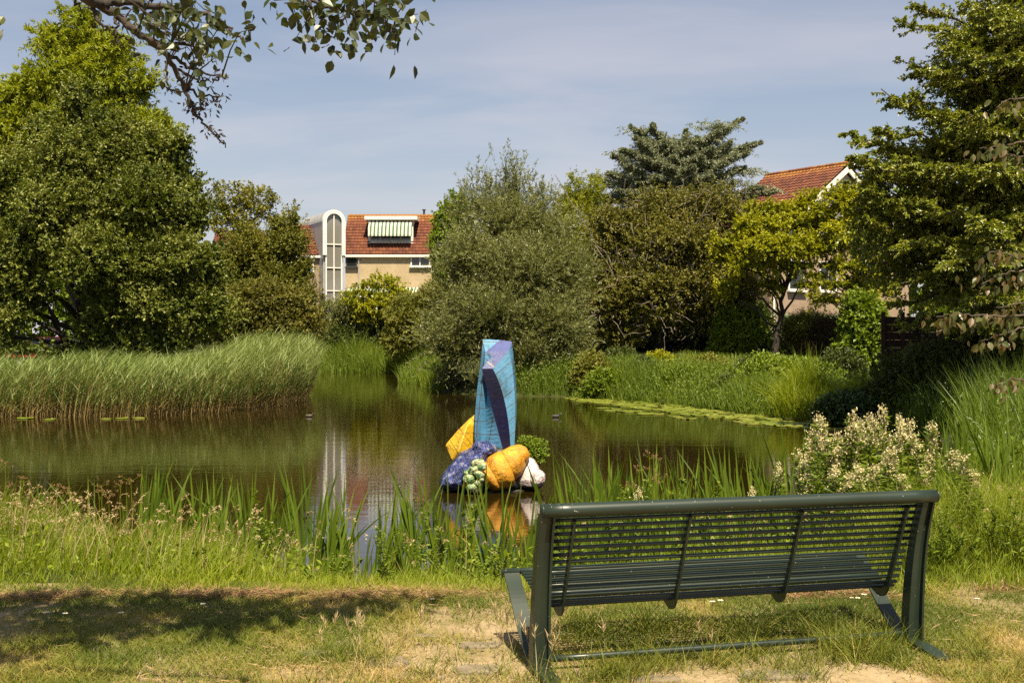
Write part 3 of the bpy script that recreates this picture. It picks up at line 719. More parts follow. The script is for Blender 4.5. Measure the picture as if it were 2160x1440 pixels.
# hawthorn and rounded olive shrub, left of the houses
B = px_blobs(62, [(620, 470, 18, 36), (585, 475, 22, 28), (595, 520, 55, 42), (628, 515, 24, 38), (530, 540, 50, 50), (636, 575, 26, 45), (590, 590, 60, 50), (650, 625, 26, 28), (480, 600, 60, 70), (520, 500, 30, 30), (565, 650, 90, 60)])
tree('hawthorn_tree', 'tall dark olive shrub with upright top shoots beside the stair tower', 'tree', (at(600, 0, 62)[0], 62, gz1(-12, 62)), B, L_THORN, BARK_DARK, 6500, 0.6, 16, 0.135, 0.07, r0=0.18, up=0.7, rnd=0.5, cr=0.62, cover=1.0, core=0.10, twigs=90, shell=0.55)
B = px_blobs(57, [(560, 640, 80, 60), (640, 650, 46, 50), (500, 660, 60, 60), (600, 690, 90, 44), (655, 700, 30, 30), (450, 650, 50, 60), (455, 712, 46, 26), (510, 716, 50, 20)])
tree('willow_shrub', 'rounded olive brown shrub between the reed bed and the stair tower', 'shrub', (at(580, 0, 57)[0], 57, gz1(-11.4, 57)), B, L_PRUN, BARK_DARK, 4600, 0.55, 15, 0.13, 0.065, r0=0.12, up=0.3, cr=0.5, cover=1.3, core=0.10, twigs=60, shell=0.5)

# plants at the far end of the inlet
B = px_blobs(83, [(705, 665, 34, 26), (735, 655, 24, 28), (690, 700, 40, 24), (740, 690, 34, 20)])
tree('grey_shrub', 'soft grey green bush at the foot of the stair tower', 'shrub', (at(712, 0, 83)[0], 83, gz1(-12, 83)), B, L_WILLOW, BARK, 1500, 0.6, 14, 0.2, 0.06, r0=0.08, up=0.5)
B = px_blobs(81, [(800, 592, 18, 16), (768, 606, 20, 10), (832, 602, 20, 12), (800, 615, 50, 10), (760, 628, 40, 10), (840, 625, 30, 12), (800, 648, 56, 12), (780, 668, 36, 10), (830, 668, 30, 12)])
tree('golden_maple', 'small golden leaved tree in front of the striped awning house', 'tree', (at(800, 0, 81)[0], 81, gz1(-9, 81)), B, L_GOLD, BARK_DARK, 800, 0.45, 14, 0.17, 0.12, r0=0.13, top=at(801, 600, 81), up=0.1, flat=1.1, twigs=40, shell=0.75)
B = px_blobs(81.5, [(720, 715, 36, 20), (770, 712, 34, 22), (820, 705, 30, 26), (690, 725, 30, 14), (850, 700, 30, 40)])
tree('dark_hedge_shrub', 'low dark bushes on the bank below the small golden tree', 'shrub', (at(770, 0, 81.5)[0], 81.5, gz1(-9, 81.5)), B, L_DARKS, BARK_DARK, 1700, 0.5, 14, 0.17, 0.10, r0=0.06, trunk=False)
B = px_blobs(74, [(860, 670, 38, 40), (880, 690, 36, 50), (912, 650, 24, 50), (850, 720, 34, 30)])
tree('grey_shrub', 'grey olive bush at the inlet edge between the small golden tree and the willow', 'shrub', (at(870, 0, 74)[0], 75, gz1(-5, 76)), B, L_OLIVE, BARK, 2600, 0.6, 14, 0.18, 0.07, r0=0.08, up=0.5)

# the willow beside the sculpture
B = px_blobs(50, [(1082, 410, 30, 50), (1008, 432, 26, 40), (1140, 450, 34, 42), (985, 480, 36, 42), (1050, 450, 44, 50), (975, 530, 32, 56), (1110, 485, 60, 56), (1065, 480, 80, 60, -.6), (1150, 500, 60, 60, -.4), (1000, 560, 80, 70, -1), (1100, 570, 110, 80, -1.6), (1190, 580, 56, 80, -.6), (972, 620, 52, 60, -.8), (1040, 660, 110, 70, -2), (1150, 680, 95, 80, -1.6), (925, 700, 42, 46, -.6),
                  (970, 730, 80, 60, -1.4), (1090, 750, 95, 60, -2), (1190, 760, 56, 60, -1), (950, 800, 50, 34, -1), (1050, 805, 90, 28, -2), (1160, 808, 70, 28, -1.5), (1215, 660, 34, 80)])
def wx(mbx):
    P = []; 
    for px, py, h in ((1085, 385, 1.2), (1075, 372, 1.0), (1060, 392, .8), (1000, 395, .9), (1020, 400, .8), (965, 440, .7), (1140, 412, .8), (1125, 425, .7), (1165, 440, .7), (1040, 410, .7), (1100, 395, .9), (985, 420, .8)):
        for _ in range(11): P.append((*(at(px, py + 14, 50) + rng.normal(size=3) * .25), h))
    P = np.array(P); shoots(mbx, P[:, :3], np.array((0, 0, 1.0)) + rng.normal(size=(len(P), 3)) * .25, P[:, 3] * 1.25, 40, .15, .035, 0, .7, .4)
tree('willow_tree', 'large grey green willow spreading to the water behind the sculpture', 'tree', (at(1080, 0, 50.5)[0], 50.5, gz1(0, 50.5)), B, L_WILLOW, BARK, 8200, 1.35, 28, 0.15, 0.030, r0=0.3, top=at(1080, 480, 50.3),
     up=0.75, outw=0.5, rnd=0.45, cr=0.66, cover=0.9, core=0.10, droop=0.25, splay=0.6, flat=0.4, twigs=260, shell=0.55, extra=wx)

# brownish crab apple with bare twigs, cypress and cedar behind it
B = px_blobs(54, [(1400, 440, 70, 46), (1500, 440, 70, 50), (1300, 480, 66, 56), (1420, 510, 110, 60, -.6), (1530, 520, 60, 60), (1270, 560, 56, 60), (1370, 590, 100, 60, -1), (1480, 600, 80, 60, -.6), (1290, 640, 70, 50, -.6), (1390, 660, 60, 40, -1), (1570, 470, 40, 46), (1480, 670, 60, 40), (1560, 600, 50, 60), (1300, 700, 60, 40, -.5)])
def deadtwigs(tb, n, B, ln, r):
    for _ in range(n):
        b = B[rng.integers(len(B))]; d = unit(rng.normal(size=(1, 3)))[0]; d[1] = -abs(d[1]) * .8
        s = b[:3] + d * b[3:] * rng.uniform(.5, .95); limb(tb, s, s + unit((d + rng.normal(size=3) * .6)[None])[0] * ln * rng.uniform(.6, 1.3), r, r * .3, .07, 4, 0, 4)
cr_ = tree('crab_apple_tree', 'broad brownish olive tree full of bare twigs right of the willow', 'tree', (at(1385, 0, 54.5)[0], 54.5, gz1(6.7, 54.5)), B, L_PRUN, BARK_DARK, 8200, 0.65, 14, 0.13, 0.07, r0=0.24, top=at(1400, 560, 54.5),
     up=0.3, rnd=0.7, cr=0.6, cover=1.05, core=0.10, twigs=420, shell=0.6)
tb = MB(); deadtwigs(tb, 240, B, 1.3, .022)
for a, c in (((1170, 368), (1225, 460)), ((1225, 460), (1290, 560)), ((1330, 470), (1400, 640)), ((1300, 520), (1390, 690)), ((1360, 450), (1420, 600)), ((1500, 400), (1440, 600)), ((1250, 500), (1330, 640))):
    limb(tb, at(a[0], a[1], 52.6), at(c[0], c[1], 53), .012, .035, .03, 7, .02, 5)
tb.build('bare_twigs', plain('grey_twig', (0.16, 0.13, 0.10), 0.9, 0.3), cr_)

B = px_blobs(64, [(1212, 410, 16, 36), (1195, 445, 20, 30), (1232, 430, 20, 36), (1255, 420, 14, 50), (1215, 480, 50, 60), (1250, 500, 40, 60), (1225, 580, 70, 90)])
tree('cypress_tree', 'yellow green pointed conifer peeking between the willow and the blue cedar', 'tree', (at(1222, 0, 64)[0], 64, gz1(4, 64)), B, L_CYP, BARK, 2600, 0.6, 16, 0.18, 0.05, r0=0.15, top=at(1215, 420, 64), up=0.9, outw=0.5, rnd=0.35, shell=0.5, twigs=20)

# blue cedar: flat tiers on long branches
CYD = 68.0
croot = thing('cedar_tree', (at(1430, 0, CYD)[0], CYD, gz1(at(1430, 0, CYD)[0], CYD)), 'grey blue cedar with flat tiered branches towering over the brownish tree', 'tree')
tb, cb = MB(), MB()
T = limb(tb, np.array((croot.location.x, CYD, croot.location.z - .1)), at(1424, 300, CYD), .42, .06, .01, 12, 0, 9)
tiers = [(1330, 266, 350, 0), (1375, 262, 340, -.5), (1565, 252, 350, .3), (1520, 276, 350, -1), (1605, 300, 372, -.4), (1580, 318, 372, -2), (1292, 330, 400, 0), (1310, 316, 390, -1.5), (1350, 330, 385, -2.5), (1252, 372, 430, .3), (1280, 366, 425, -1.5), (1570, 352, 400, -1.5), (1640, 402, 440, 0), (1610, 395, 430, -2),
         (1250, 410, 460, 0), (1300, 400, 450, -2.5), (1380, 370, 420, -3), (1460, 350, 400, -3), (1500, 370, 420, -3), (1420, 330, 370, -2), (1455, 310, 350, -1.8), (1400, 300, 340, -1.2), (1270, 440, 480, -1), (1600, 440, 480, -1), (1350, 420, 460, -3), (1500, 420, 470, -3.4), (1440, 400, 450, -4), (1470, 290, 340, -.6), (1340, 290, 350, -.6), (1445, 275, 330, 0), (1540, 300, 360, -1), (1320, 350, 400, -2), (1480, 330, 380, -2.4), (1530, 345, 400, -2.2), (1550, 380, 430, -2), (1410, 350, 400, -3.2), (1370, 400, 440, -3.4), (1470, 430, 470, -3.6), (1330, 380, 420, -1), (1400, 430, 470, -4), (1540, 420, 460, -3), (1350, 300, 360, -1.6), (1500, 310, 370, -1.8)]
for px, py, pt, dy in tiers:
    f = int(np.clip(np.argmin(np.abs(T[:, 2] - at(0, pt, CYD)[2])), 1, 11))
    P = limb(tb, T[f], at(px, py, CYD + dy), .10, .02, .02, 8, 0.03, 5)
    ax = unit((P[-1] - P[0])[None])[0]; sd = unit(np.cross(ax, (0, 0, 1.0))[None])[0]; bl = np.linalg.norm(P[-1] - P[0])
    ns = int(30 + bl * 16)
    t = rng.uniform(.22, 1.0, ns); base = np.stack([np.interp(t, np.linspace(0, 1, 9), P[:, k]) for k in range(3)], -1)
    sg = rng.choice([-1, 1], ns); wdt = (1.7 * (1 - t) + .16) * rng.uniform(.5, 1.1, ns)
    D = ax * .75 + sd * sg[:, None] * .9 + rng.normal(size=(ns, 3)) * .15; D[:, 2] -= .08
    shoots(cb, base, D, wdt, 44, .17, .05, .22, .75, .9, rng.uniform(.3, 1, ns))
    D2 = ax * .6 + rng.normal(size=(ns, 3)) * .35; D2[:, 2] = -.7
    shoots(cb, base, D2, wdt * .35, 14, .17, .04, .3, .7, .6, rng.uniform(0, .5, ns))
B = px_blobs(CYD, [(1375, 276, 52, 9), (1500, 268, 62, 8), (1440, 300, 90, 11), (1345, 326, 60, 9), (1545, 316, 55, 9), (1420, 345, 125, 12), (1320, 370, 70, 10), (1550, 362, 55, 9), (1430, 388, 150, 14), (1595, 402, 46, 8), (1300, 415, 60, 11), (1430, 440, 165, 18), (1400, 315, 60, 10), (1480, 330, 70, 10)])
P, N = sample_blobs(B, 2600, shell=.9, keep=0, gap=.36, gsc=.9)
D = unit(P - np.array((croot.location.x, CYD, 0)) * (1, 1, 0) - np.array((0, 0, 1.0)) * P[:, 2:3]) + rng.normal(size=P.shape) * (.5, .5, .12) + (0, 0, .05)
shoots(cb, P, D, .75 * rng.uniform(.5, 1.3, len(P)), 20, .17, .045, .25, .7, .9, rng.uniform(.2, 1, len(P)))
cb.build('crown', L_CEDAR, croot); tb.build('trunk', BARK, croot, smooth=True)

# golden maples: layered flat sprays
def maple(label, base, top, pads, Y, n, split):
    B = px_blobs(Y, pads)
    root = tree('golden_maple', label, 'tree', base, B, L_GOLD, BARK_DARK, n, 0.5, 24, 0.105, 0.075, r0=0.17, top=top, up=0.02, outw=1.0, rnd=0.35, flat=1.3, cr=0.5, cover=1.3, core=0.10, cflat=0.32, twigs=130, droop=0.1)
    return root
maple('golden leaved tree with dark forked trunk on the right lawn', (*at(1634, 0, 51)[:2], gz1(at(1634, 0, 51)[0], 51)), at(1655, 600, 51),
      [(1640, 445, 70, 16), (1590, 478, 70, 14, -.6), (1690, 470, 70, 16, -.3), (1545, 512, 56, 12, -.5), (1630, 520, 90, 16, -1.4), (1720, 515, 60, 16, -.7), (1520, 545, 36, 9), (1590, 556, 70, 11, -1.2), (1680, 560, 60, 12, -1), (1610, 500, 60, 16, 1), (1540, 600, 44, 9, -.5), (1530, 620, 36, 8), (1700, 600, 40, 9, -1), (1700, 425, 30, 14), (1620, 600, 40, 10, -.4)], 51, 2500, 51)
maple('second golden leaved tree in front of the white gable, touching the big right hand tree', (*at(1836, 0, 50)[:2], gz1(at(1836, 0, 50)[0], 50)), at(1800, 540, 50),
      [(1790, 430, 50, 20), (1740, 450, 40, 16), (1830, 450, 50, 20), (1800, 490, 70, 18, -.6), (1750, 520, 50, 14, -.4), (1850, 510, 50, 20), (1810, 560, 70, 14, -.8), (1850, 640, 40, 14, -1), (1845, 600, 44, 18, -.8), (1790, 600, 40, 10, -.6), (1760, 600, 40, 8, -1), (1745, 632, 46, 9, -.6), (1790, 470, 50, 12), (1760, 560, 50, 10), (1810, 400, 36, 14), (1770, 410, 40, 14), (1720, 580, 40, 8), (1840, 600, 60, 14, -.4), (1790, 640, 36, 8)], 50, 1900, 61)

# garden behind the maples
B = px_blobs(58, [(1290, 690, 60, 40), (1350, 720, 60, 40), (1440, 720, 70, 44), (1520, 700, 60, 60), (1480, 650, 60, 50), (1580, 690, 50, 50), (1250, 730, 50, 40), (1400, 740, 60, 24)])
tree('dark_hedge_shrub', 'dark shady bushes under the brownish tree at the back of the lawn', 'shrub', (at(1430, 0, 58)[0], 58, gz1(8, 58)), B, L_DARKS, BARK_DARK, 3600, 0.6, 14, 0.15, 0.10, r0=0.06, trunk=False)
B = px_blobs(53, [(1560, 700, 50, 50), (1540, 745, 46, 26), (1590, 740, 40, 30)])
tree('green_shrub', 'mid green bush left of the forked golden tree trunk', 'shrub', (at(1570, 0, 53)[0], 53, gz1(10, 53)), B, L_GREEN, BARK_DARK, 1900, 0.5, 14, 0.14, 0.09, r0=0.05, gap=0.35)
B = px_blobs(53, [(1700, 700, 46, 34), (1680, 735, 40, 22)])
tree('heather_shrub', 'soft hazy olive bush right of the forked golden tree trunk', 'shrub', (at(1695, 0, 53)[0], 53, gz1(13, 53)), B, L_OLIVE, BARK, 2100, 0.45, 18, 0.10, 0.02, r0=0.05, up=0.8)
B = px_blobs(51.5, [(1755, 715, 42, 40), (1740, 745, 50, 24)])
tree('heather_shrub', 'dark reddish brown rounded bush right of the hazy olive bush', 'shrub', (at(1755, 0, 51.5)[0], 51.5, gz1(14, 51.5)), B, leaf_mat('russet_spray', [(0.035, 0.022, 0.01), (0.06, 0.04, 0.015), (0.08, 0.06, 0.02)], 0.2, 0.6), BARK, 2100, 0.45, 18, 0.10, 0.02, r0=0.05, up=0.8)
B = px_blobs(43, [(1825, 690, 34, 36), (1820, 740, 40, 40), (1850, 760, 30, 30), (1815, 650, 24, 20)])
tree('green_shrub', 'bright leafy upright bush against the left end of the brown fence', 'shrub', (at(1825, 0, 43)[0], 43, gz1(12.8, 43)), B, L_GREEN, BARK_DARK, 1700, 0.5, 12, 0.15, 0.11, r0=0.05, gap=0.36)
# ivy-covered garden wall
iy = 59.0; ixa, ixb = at(1645, 0, iy)[0], at(1860, 0, iy)[0]; izb, izt = gz1(15, iy), at(0, 664, iy)[2]
ir = thing('ivy_hedge', ((ixa + ixb) / 2, iy, izb), 'clipped dark ivy hedge running below the house wall', 'hedge')
mb = MB(); n = 9000
P = np.stack([rng.uniform(ixa, ixb, n), iy + rng.uniform(-.35, .35, n), rng.uniform(izb, izt, n)], -1)
ax = rng.normal(size=(n, 3)) * .5 + np.array((0, -.2, -.8)); nr = rng.normal(size=(n, 3)) * .4 + np.array((0, -1, .5))
stamp(mb, LEAF, P, ax, nr, rng.uniform(.14, .22, n), rng.uniform(.13, .19, n), rng.uniform(0, 1, n)); mb.build('leaves', L_IVY, ir)
MB().box((ixa + .1, iy - .22, izb - .1), (ixb - .1, iy + .22, izt - .1)).build('stem_core', BARK_DARK, ir)

# the big layered tree on the right: long branches reaching out to the left
BY = 28.0
bx, by = at(2230, 0, 29)[0], 29.5
broot = thing('beech_tree', (bx, by, gz1(bx, by)), 'huge layered broad leaved tree filling the right side above the brown fence', 'tree')
tb, cb = MB(), MB()
T = limb(tb, (bx, by, gz1(bx, by) - .1), at(2200, -260, 29.5), .42, .12, .01, 14, 0, 10)
tips = [(1935, 12, 0), (1905, 40, -.5), (1975, 60, -1), (1895, 128, 0), (1950, 150, -1.5), (1915, 165, .3), (1858, 188, 0), (1885, 216, -.8), (1960, 240, -2), (1782, 280, 0), (1795, 350, 0), (1802, 385, -.4), (1795, 440, 0), (1820, 455, -1), (1825, 330, -1.6), (1840, 400, -2), (1805, 300, -.7), (1850, 270, -1), (1800, 335, -.2), (1830, 375, -1.2), (1815, 410, -.3), (1900, 330, -2.4), (1870, 420, -2), (1850, 470, -1), (1835, 520, -.6),
        (1840, 555, -.4), (1900, 520, -2.5), (1960, 430, -3), (1890, 600, -1), (1885, 640, -.3), (1910, 685, -.2), (1950, 650, -1.4), (2000, 690, -1), (1990, 560, -3), (2050, 640, -2.2), (2080, 690, -1.4), (2000, 350, -3), (2040, 240, -3), (2060, 460, -3.4), (2000, 100, -2), (2070, 120, -2.5), (2100, 350, -3.4), (2120, 560, -3),
        (2040, 10, -1.5), (1990, -40, 0), (2100, -60, -1), (2120, 40, -2.5), (2130, 230, -3), (2140, 640, -2.4), (1870, 350, -.6), (1930, 200, -.4), (1860, 560, .4), (1960, 300, 0), (2000, 480, 0), (1980, 600, 0), (2060, 160, 0), (2050, 380, 0), (2070, 560, 0), (2150, 460, -2), (2150, 120, -1.5)]
for px, py, dy in tips:
    tip = at(px, py, BY + dy)
    pt = py + 0.30 * (2200 - px) * (1 if py < 520 else .1)
    f = int(np.clip(np.argmin(np.abs(T[:, 2] - at(0, pt, 29)[2])), 2, 14))
    P = limb(tb, T[f], tip, .075, .012, .018, 9, .05 if py > 500 else -.01, 5)
    ax = unit((P[-1] - P[0])[None])[0]; sd = unit(np.cross(ax, (0, 0, 1.0))[None])[0]; bl = np.linalg.norm(P[-1] - P[0])
    ns = int(26 + bl * 8); t = rng.uniform(max(.12, 1 - 3.2 / bl), 1.0, ns)
    base = np.stack([np.interp(t, np.linspace(0, 1, 10), P[:, k]) for k in range(3)], -1)
    sg = rng.choice([-1, 1], ns); wdt = (1.0 * (1 - t) * 1.3 + .28) * rng.uniform(.5, 1.1, ns)
    D = ax * .8 + sd * sg[:, None] * .75 + rng.normal(size=(ns, 3)) * .22
    shoots(cb, base, D, wdt, 32, .088, .054, .12, .7, .8, rng.uniform(.1, 1, ns), hang=.25)
B = px_blobs(28.5, [(1850, 500, 60, 50, 3), (1905, 560, 60, 46, 3.2), (1930, 640, 50, 26, 2.6), (1850, 390, 42, 50), (1860, 480, 46, 46), (2020, 150, 70, 60), (2110, 220, 80, 80), (2060, 330, 110, 70), (1960, 350, 90, 50), (2110, 430, 90, 80), (1960, 460, 80, 60), (2040, 560, 110, 60), (2130, 560, 70, 80), (1920, 560, 50, 46), (2080, 60, 70, 60), (2150, 330, 80, 80), (2180, 100, 80, 120), (2200, 500, 90, 120), (2120, 660, 70, 40), (2220, 260, 90, 120), (2200, -80, 120, 110)])  # leading clumps, set further back, are added to shade the fence
P, N = sample_blobs(clumps(B, .55, 1.2, .5), 7500, shell=.9, keep=0)
D = N * .7 + np.array((-.35, -.1, 0)) + rng.normal(size=P.shape) * .4
shoots(cb, P, D, .5 * rng.uniform(.6, 1.3, len(P)), 24, .088, .054, .12, .7, .8, np.clip(vnoise(P, 1.2, 4), 0, 1), hang=.25)
cb.build('crown', L_BEECH, broot); tb.build('trunk', BARK, broot, smooth=True)

# shade shrubs on the right bank, below the beech
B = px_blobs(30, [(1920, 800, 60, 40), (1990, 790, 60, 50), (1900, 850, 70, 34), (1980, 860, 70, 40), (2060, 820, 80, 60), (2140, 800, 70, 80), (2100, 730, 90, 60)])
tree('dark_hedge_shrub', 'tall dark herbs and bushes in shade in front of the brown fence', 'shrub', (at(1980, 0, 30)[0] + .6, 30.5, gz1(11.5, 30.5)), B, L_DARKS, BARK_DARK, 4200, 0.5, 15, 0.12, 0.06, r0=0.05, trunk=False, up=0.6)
B = px_blobs(38.5, [(1620, 800, 46, 34), (1680, 810, 50, 34), (1590, 830, 36, 26), (1660, 850, 60, 22), (1730, 820, 40, 34)])
tree('green_shrub', 'leafy mid green bushes on the right bank behind the lily pads', 'shrub', (at(1650, 0, 38.5)[0], 39, gz1(9.2, 39)), B, L_GREEN, BARK_DARK, 2300, 0.45, 14, 0.11, 0.06, r0=0.05, trunk=False, up=0.7)
B = px_blobs(30, [(1800, 868, 46, 18), (1760, 875, 30, 14), (1850, 872, 40, 16)])
tree('green_shrub', 'dark rounded brambles behind the cream meadowsweet on the right bank', 'shrub', (at(1810, 0, 30)[0] + .9, 30.5, gz1(10, 30.5)), B, L_IVY, BARK_DARK, 1600, 0.4, 14, 0.09, 0.07, r0=0.05, trunk=False, up=0.4)

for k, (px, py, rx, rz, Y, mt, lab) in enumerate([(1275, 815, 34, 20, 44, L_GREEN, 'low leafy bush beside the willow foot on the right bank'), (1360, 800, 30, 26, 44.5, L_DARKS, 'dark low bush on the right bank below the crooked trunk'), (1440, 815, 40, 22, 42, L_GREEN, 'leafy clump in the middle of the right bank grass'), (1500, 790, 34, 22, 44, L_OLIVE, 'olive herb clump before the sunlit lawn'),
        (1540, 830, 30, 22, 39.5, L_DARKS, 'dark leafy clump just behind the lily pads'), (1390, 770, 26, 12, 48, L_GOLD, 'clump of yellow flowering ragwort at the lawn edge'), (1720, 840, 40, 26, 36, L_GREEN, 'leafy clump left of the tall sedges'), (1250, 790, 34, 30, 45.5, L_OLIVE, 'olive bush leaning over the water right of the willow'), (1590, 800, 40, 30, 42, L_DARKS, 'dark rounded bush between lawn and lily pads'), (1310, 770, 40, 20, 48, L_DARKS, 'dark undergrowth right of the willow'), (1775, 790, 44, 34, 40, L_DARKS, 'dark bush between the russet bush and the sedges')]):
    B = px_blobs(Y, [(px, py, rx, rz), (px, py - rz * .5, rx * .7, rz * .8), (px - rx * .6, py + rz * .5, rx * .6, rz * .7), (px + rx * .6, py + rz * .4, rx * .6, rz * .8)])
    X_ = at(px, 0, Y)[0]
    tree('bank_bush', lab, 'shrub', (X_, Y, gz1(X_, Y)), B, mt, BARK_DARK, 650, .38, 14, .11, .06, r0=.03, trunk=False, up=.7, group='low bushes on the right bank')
# far trees closing the gaps along the horizon
for k, (px, py, rx, rz, Y, lab) in enumerate([(20, 560, 160, 120, 92, 'far green tree low behind the dark alder at the left edge'), (330, 600, 140, 90, 100, 'far green tree behind the dark alder and hazel shrubs'),
        (480, 590, 90, 70, 105, 'far green tree below the dark red distant roof'), (1000, 610, 120, 90, 100, 'far green tree behind the willow, right of the striped awning house'), (1330, 600, 150, 110, 98, 'far green tree hidden behind the blue cedar'),
        (1560, 640, 110, 70, 96, 'far green tree left of the white gabled house'), (2000, 560, 220, 170, 80, 'far green tree behind the huge right hand tree'), (-260, 540, 200, 180, 84, 'far green tree beyond the left frame edge')]):
    B = px_blobs(Y, [(px, py, rx, rz), (px - rx * .5, py + rz * .4, rx * .7, rz * .7), (px + rx * .5, py + rz * .4, rx * .7, rz * .7), (px, py + rz * .8, rx, rz * .7)])
    tree('far_tree', lab, 'tree', (at(px, 0, Y)[0], Y + 1, gz1(at(px, 0, Y)[0], Y + 1)), B, (L_GREEN, L_OLIVE, L_DARKS)[k % 3], BARK, 1500, 1.0, 14, 0.42, 0.26, r0=0.3, group='trees far behind the pond', twigs=8)
# ------------------------------------------------------------------ reeds, bank vegetation, grass
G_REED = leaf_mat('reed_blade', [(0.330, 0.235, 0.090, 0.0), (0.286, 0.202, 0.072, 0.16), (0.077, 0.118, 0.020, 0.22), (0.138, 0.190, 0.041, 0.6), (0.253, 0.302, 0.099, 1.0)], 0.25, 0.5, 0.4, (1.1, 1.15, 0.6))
G_BANK = leaf_mat('bank_grass_blade', [(0.095, 0.138, 0.005, 0.0), (0.174, 0.226, 0.008, 0.4), (0.269, 0.303, 0.016, 0.78), (0.426, 0.330, 0.108, 0.96)], 0.38, 0.5, 0.35)
G_LAWN = leaf_mat('lawn_grass_blade', [(0.073, 0.103, 0.008, 0.0), (0.140, 0.162, 0.015, 0.4), (0.280, 0.238, 0.053, 0.7), (0.403, 0.292, 0.111, 1.0)], 0.28, 0.55, 0.3)
G_SEED = leaf_mat('dry_seed_head', [(0.30, 0.20, 0.09), (0.42, 0.31, 0.16), (0.55, 0.44, 0.26)], 0.3, 0.7, 0.2, (1, .95, .8))
G_IRIS = leaf_mat('iris_blade', [(0.060, 0.105, 0.008), (0.11, 0.165, 0.012), (0.17, 0.225, 0.022)], 0.4, 0.38, 0.5)
G_HERB = leaf_mat('herb_leaf', [(0.085, 0.135, 0.009), (0.14, 0.195, 0.014), (0.20, 0.245, 0.028)], 0.38, 0.5)

def poly_sample(poly, n):
    poly = np.array(poly, float); lo, hi = poly.min(0), poly.max(0); P = np.zeros((0, 2))
    while len(P) < n:
        q = rng.uniform(lo, hi, (n * 2, 2)); P = np.vstack([P, q[poly_sd(q[:, 0], q[:, 1], poly) < 0]])
    return P[:n]
# reed bed on the left
RB = [(-26, 33.3), (-20, 33.9), (-15, 34.0), (-12.4, 33.7), (-10.4, 34.2), (-8.6, 36.2), (-7.5, 39), (-7.35, 43), (-8.0, 47), (-9.3, 52), (-11.5, 55), (-13.5, 53), (-12, 45), (-13, 41), (-16, 39.5), (-26, 39)]
n = 7400
P2 = poly_sample(RB, n)
edge = -poly_sd(P2[:, 0], P2[:, 1], np.array(RB))
hgt = 1.60 + 0.5 * smooth(-13, -8.6, P2[:, 0]) * smooth(34, 38, P2[:, 1]) + 0.42 * smooth(40, 48, P2[:, 1])
hgt *= 0.78 + 0.34 * vnoise(xy0(P2[:, 0], P2[:, 1]), 1.9, 2) + rng.uniform(-.10, .12, n)
hgt *= 0.80 + 0.2 * smooth(0, .9, edge)
Z = np.full(n, WZ - .03)
mb = MB()
az = rng.uniform(0, 2 * math.pi, n); base = np.stack([P2[:, 0], P2[:, 1], Z], -1)
wind = rng.normal(0.08, 0.5, n)                     # the wind leans them to the right
lean = 0.05 + 0.10 * smooth(-16, -8, P2[:, 0])
blades(mb, base, wind, lean, np.full(n, .12), hgt, np.full(n, .014), np.clip(rng.uniform(.0, .12, n), 0, 1), 3, power=.3)
nl = 11
tt = rng.uniform(.12, .98, (n, nl)); 
pos = np.repeat(base[:, None], nl, 1); d = np.stack([np.cos(wind), np.sin(wind), 0 * wind], -1)
pos = pos + d[:, None] * ((lean[:, None] * tt + .12 * tt ** 2) * hgt[:, None])[..., None]; pos[..., 2] += hgt[:, None] * tt * .95
la = np.where(rng.uniform(0, 1, (n, nl)) < .82, rng.normal(0.0, .75, (n, nl)), rng.uniform(0, 6.28, (n, nl)))
LH = rng.uniform(.30, .56, (n, nl))
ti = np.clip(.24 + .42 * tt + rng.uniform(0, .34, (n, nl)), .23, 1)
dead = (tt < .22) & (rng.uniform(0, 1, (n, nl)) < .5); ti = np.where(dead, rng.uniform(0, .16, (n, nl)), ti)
N = n * nl
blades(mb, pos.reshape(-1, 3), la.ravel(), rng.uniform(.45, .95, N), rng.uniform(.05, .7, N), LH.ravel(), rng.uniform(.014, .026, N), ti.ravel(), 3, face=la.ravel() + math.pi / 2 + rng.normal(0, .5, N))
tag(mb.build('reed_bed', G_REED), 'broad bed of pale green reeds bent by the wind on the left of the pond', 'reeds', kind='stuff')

def band(n, poly, H, W, mat, name, label, cat, tint=(0, .7), bendr=.5, leaves=0, lm=None, leanr=.25, zoff=0.0, wet=True, segs=3, hn=1.5):
    P2 = poly_sample(poly, n); z = gz(P2[:, 0], P2[:, 1]); z = np.maximum(z, WZ - .05) + zoff
    mb = MB(); h = H * rng.uniform(.45, 1.15, n) * (.40 + 1.05 * vnoise(xy0(P2[:, 0], P2[:, 1]), hn, 8) ** 1.3)
    tn = np.clip(tint[0] + (tint[1] - tint[0]) * (.5 * rng.uniform(0, 1, n) + .5 * vnoise(xy0(P2[:, 0], P2[:, 1]), 1.2, 6)), 0, 1)
    blades(mb, np.stack([P2[:, 0], P2[:, 1], z], -1), rng.uniform(0, 6.28, n), rng.uniform(0, leanr, n), rng.uniform(0, bendr, n), h, W * rng.uniform(.6, 1.3, n), tn, segs)
    if leaves:
        Q = poly_sample(poly, leaves); zq = np.maximum(gz(Q[:, 0], Q[:, 1]), WZ) + H * .8 * rng.uniform(0, 1, leaves) ** .7
        stamp(mb, LEAF, np.stack([Q[:, 0], Q[:, 1], zq], -1), rng.normal(size=(leaves, 3)) + (0, 0, .2), rng.normal(size=(leaves, 3)) * .6 + (0, 0, 1.0), rng.uniform(.07, .13, leaves), rng.uniform(.03, .06, leaves), rng.uniform(0, .7, leaves))
    return tag(mb.build(name, mat), label, cat, kind='stuff')
G_MARSH = leaf_mat('marsh_blade', [(0.075, 0.119, 0.009), (0.125, 0.181, 0.014), (0.213, 0.250, 0.027)], 0.35, 0.5)
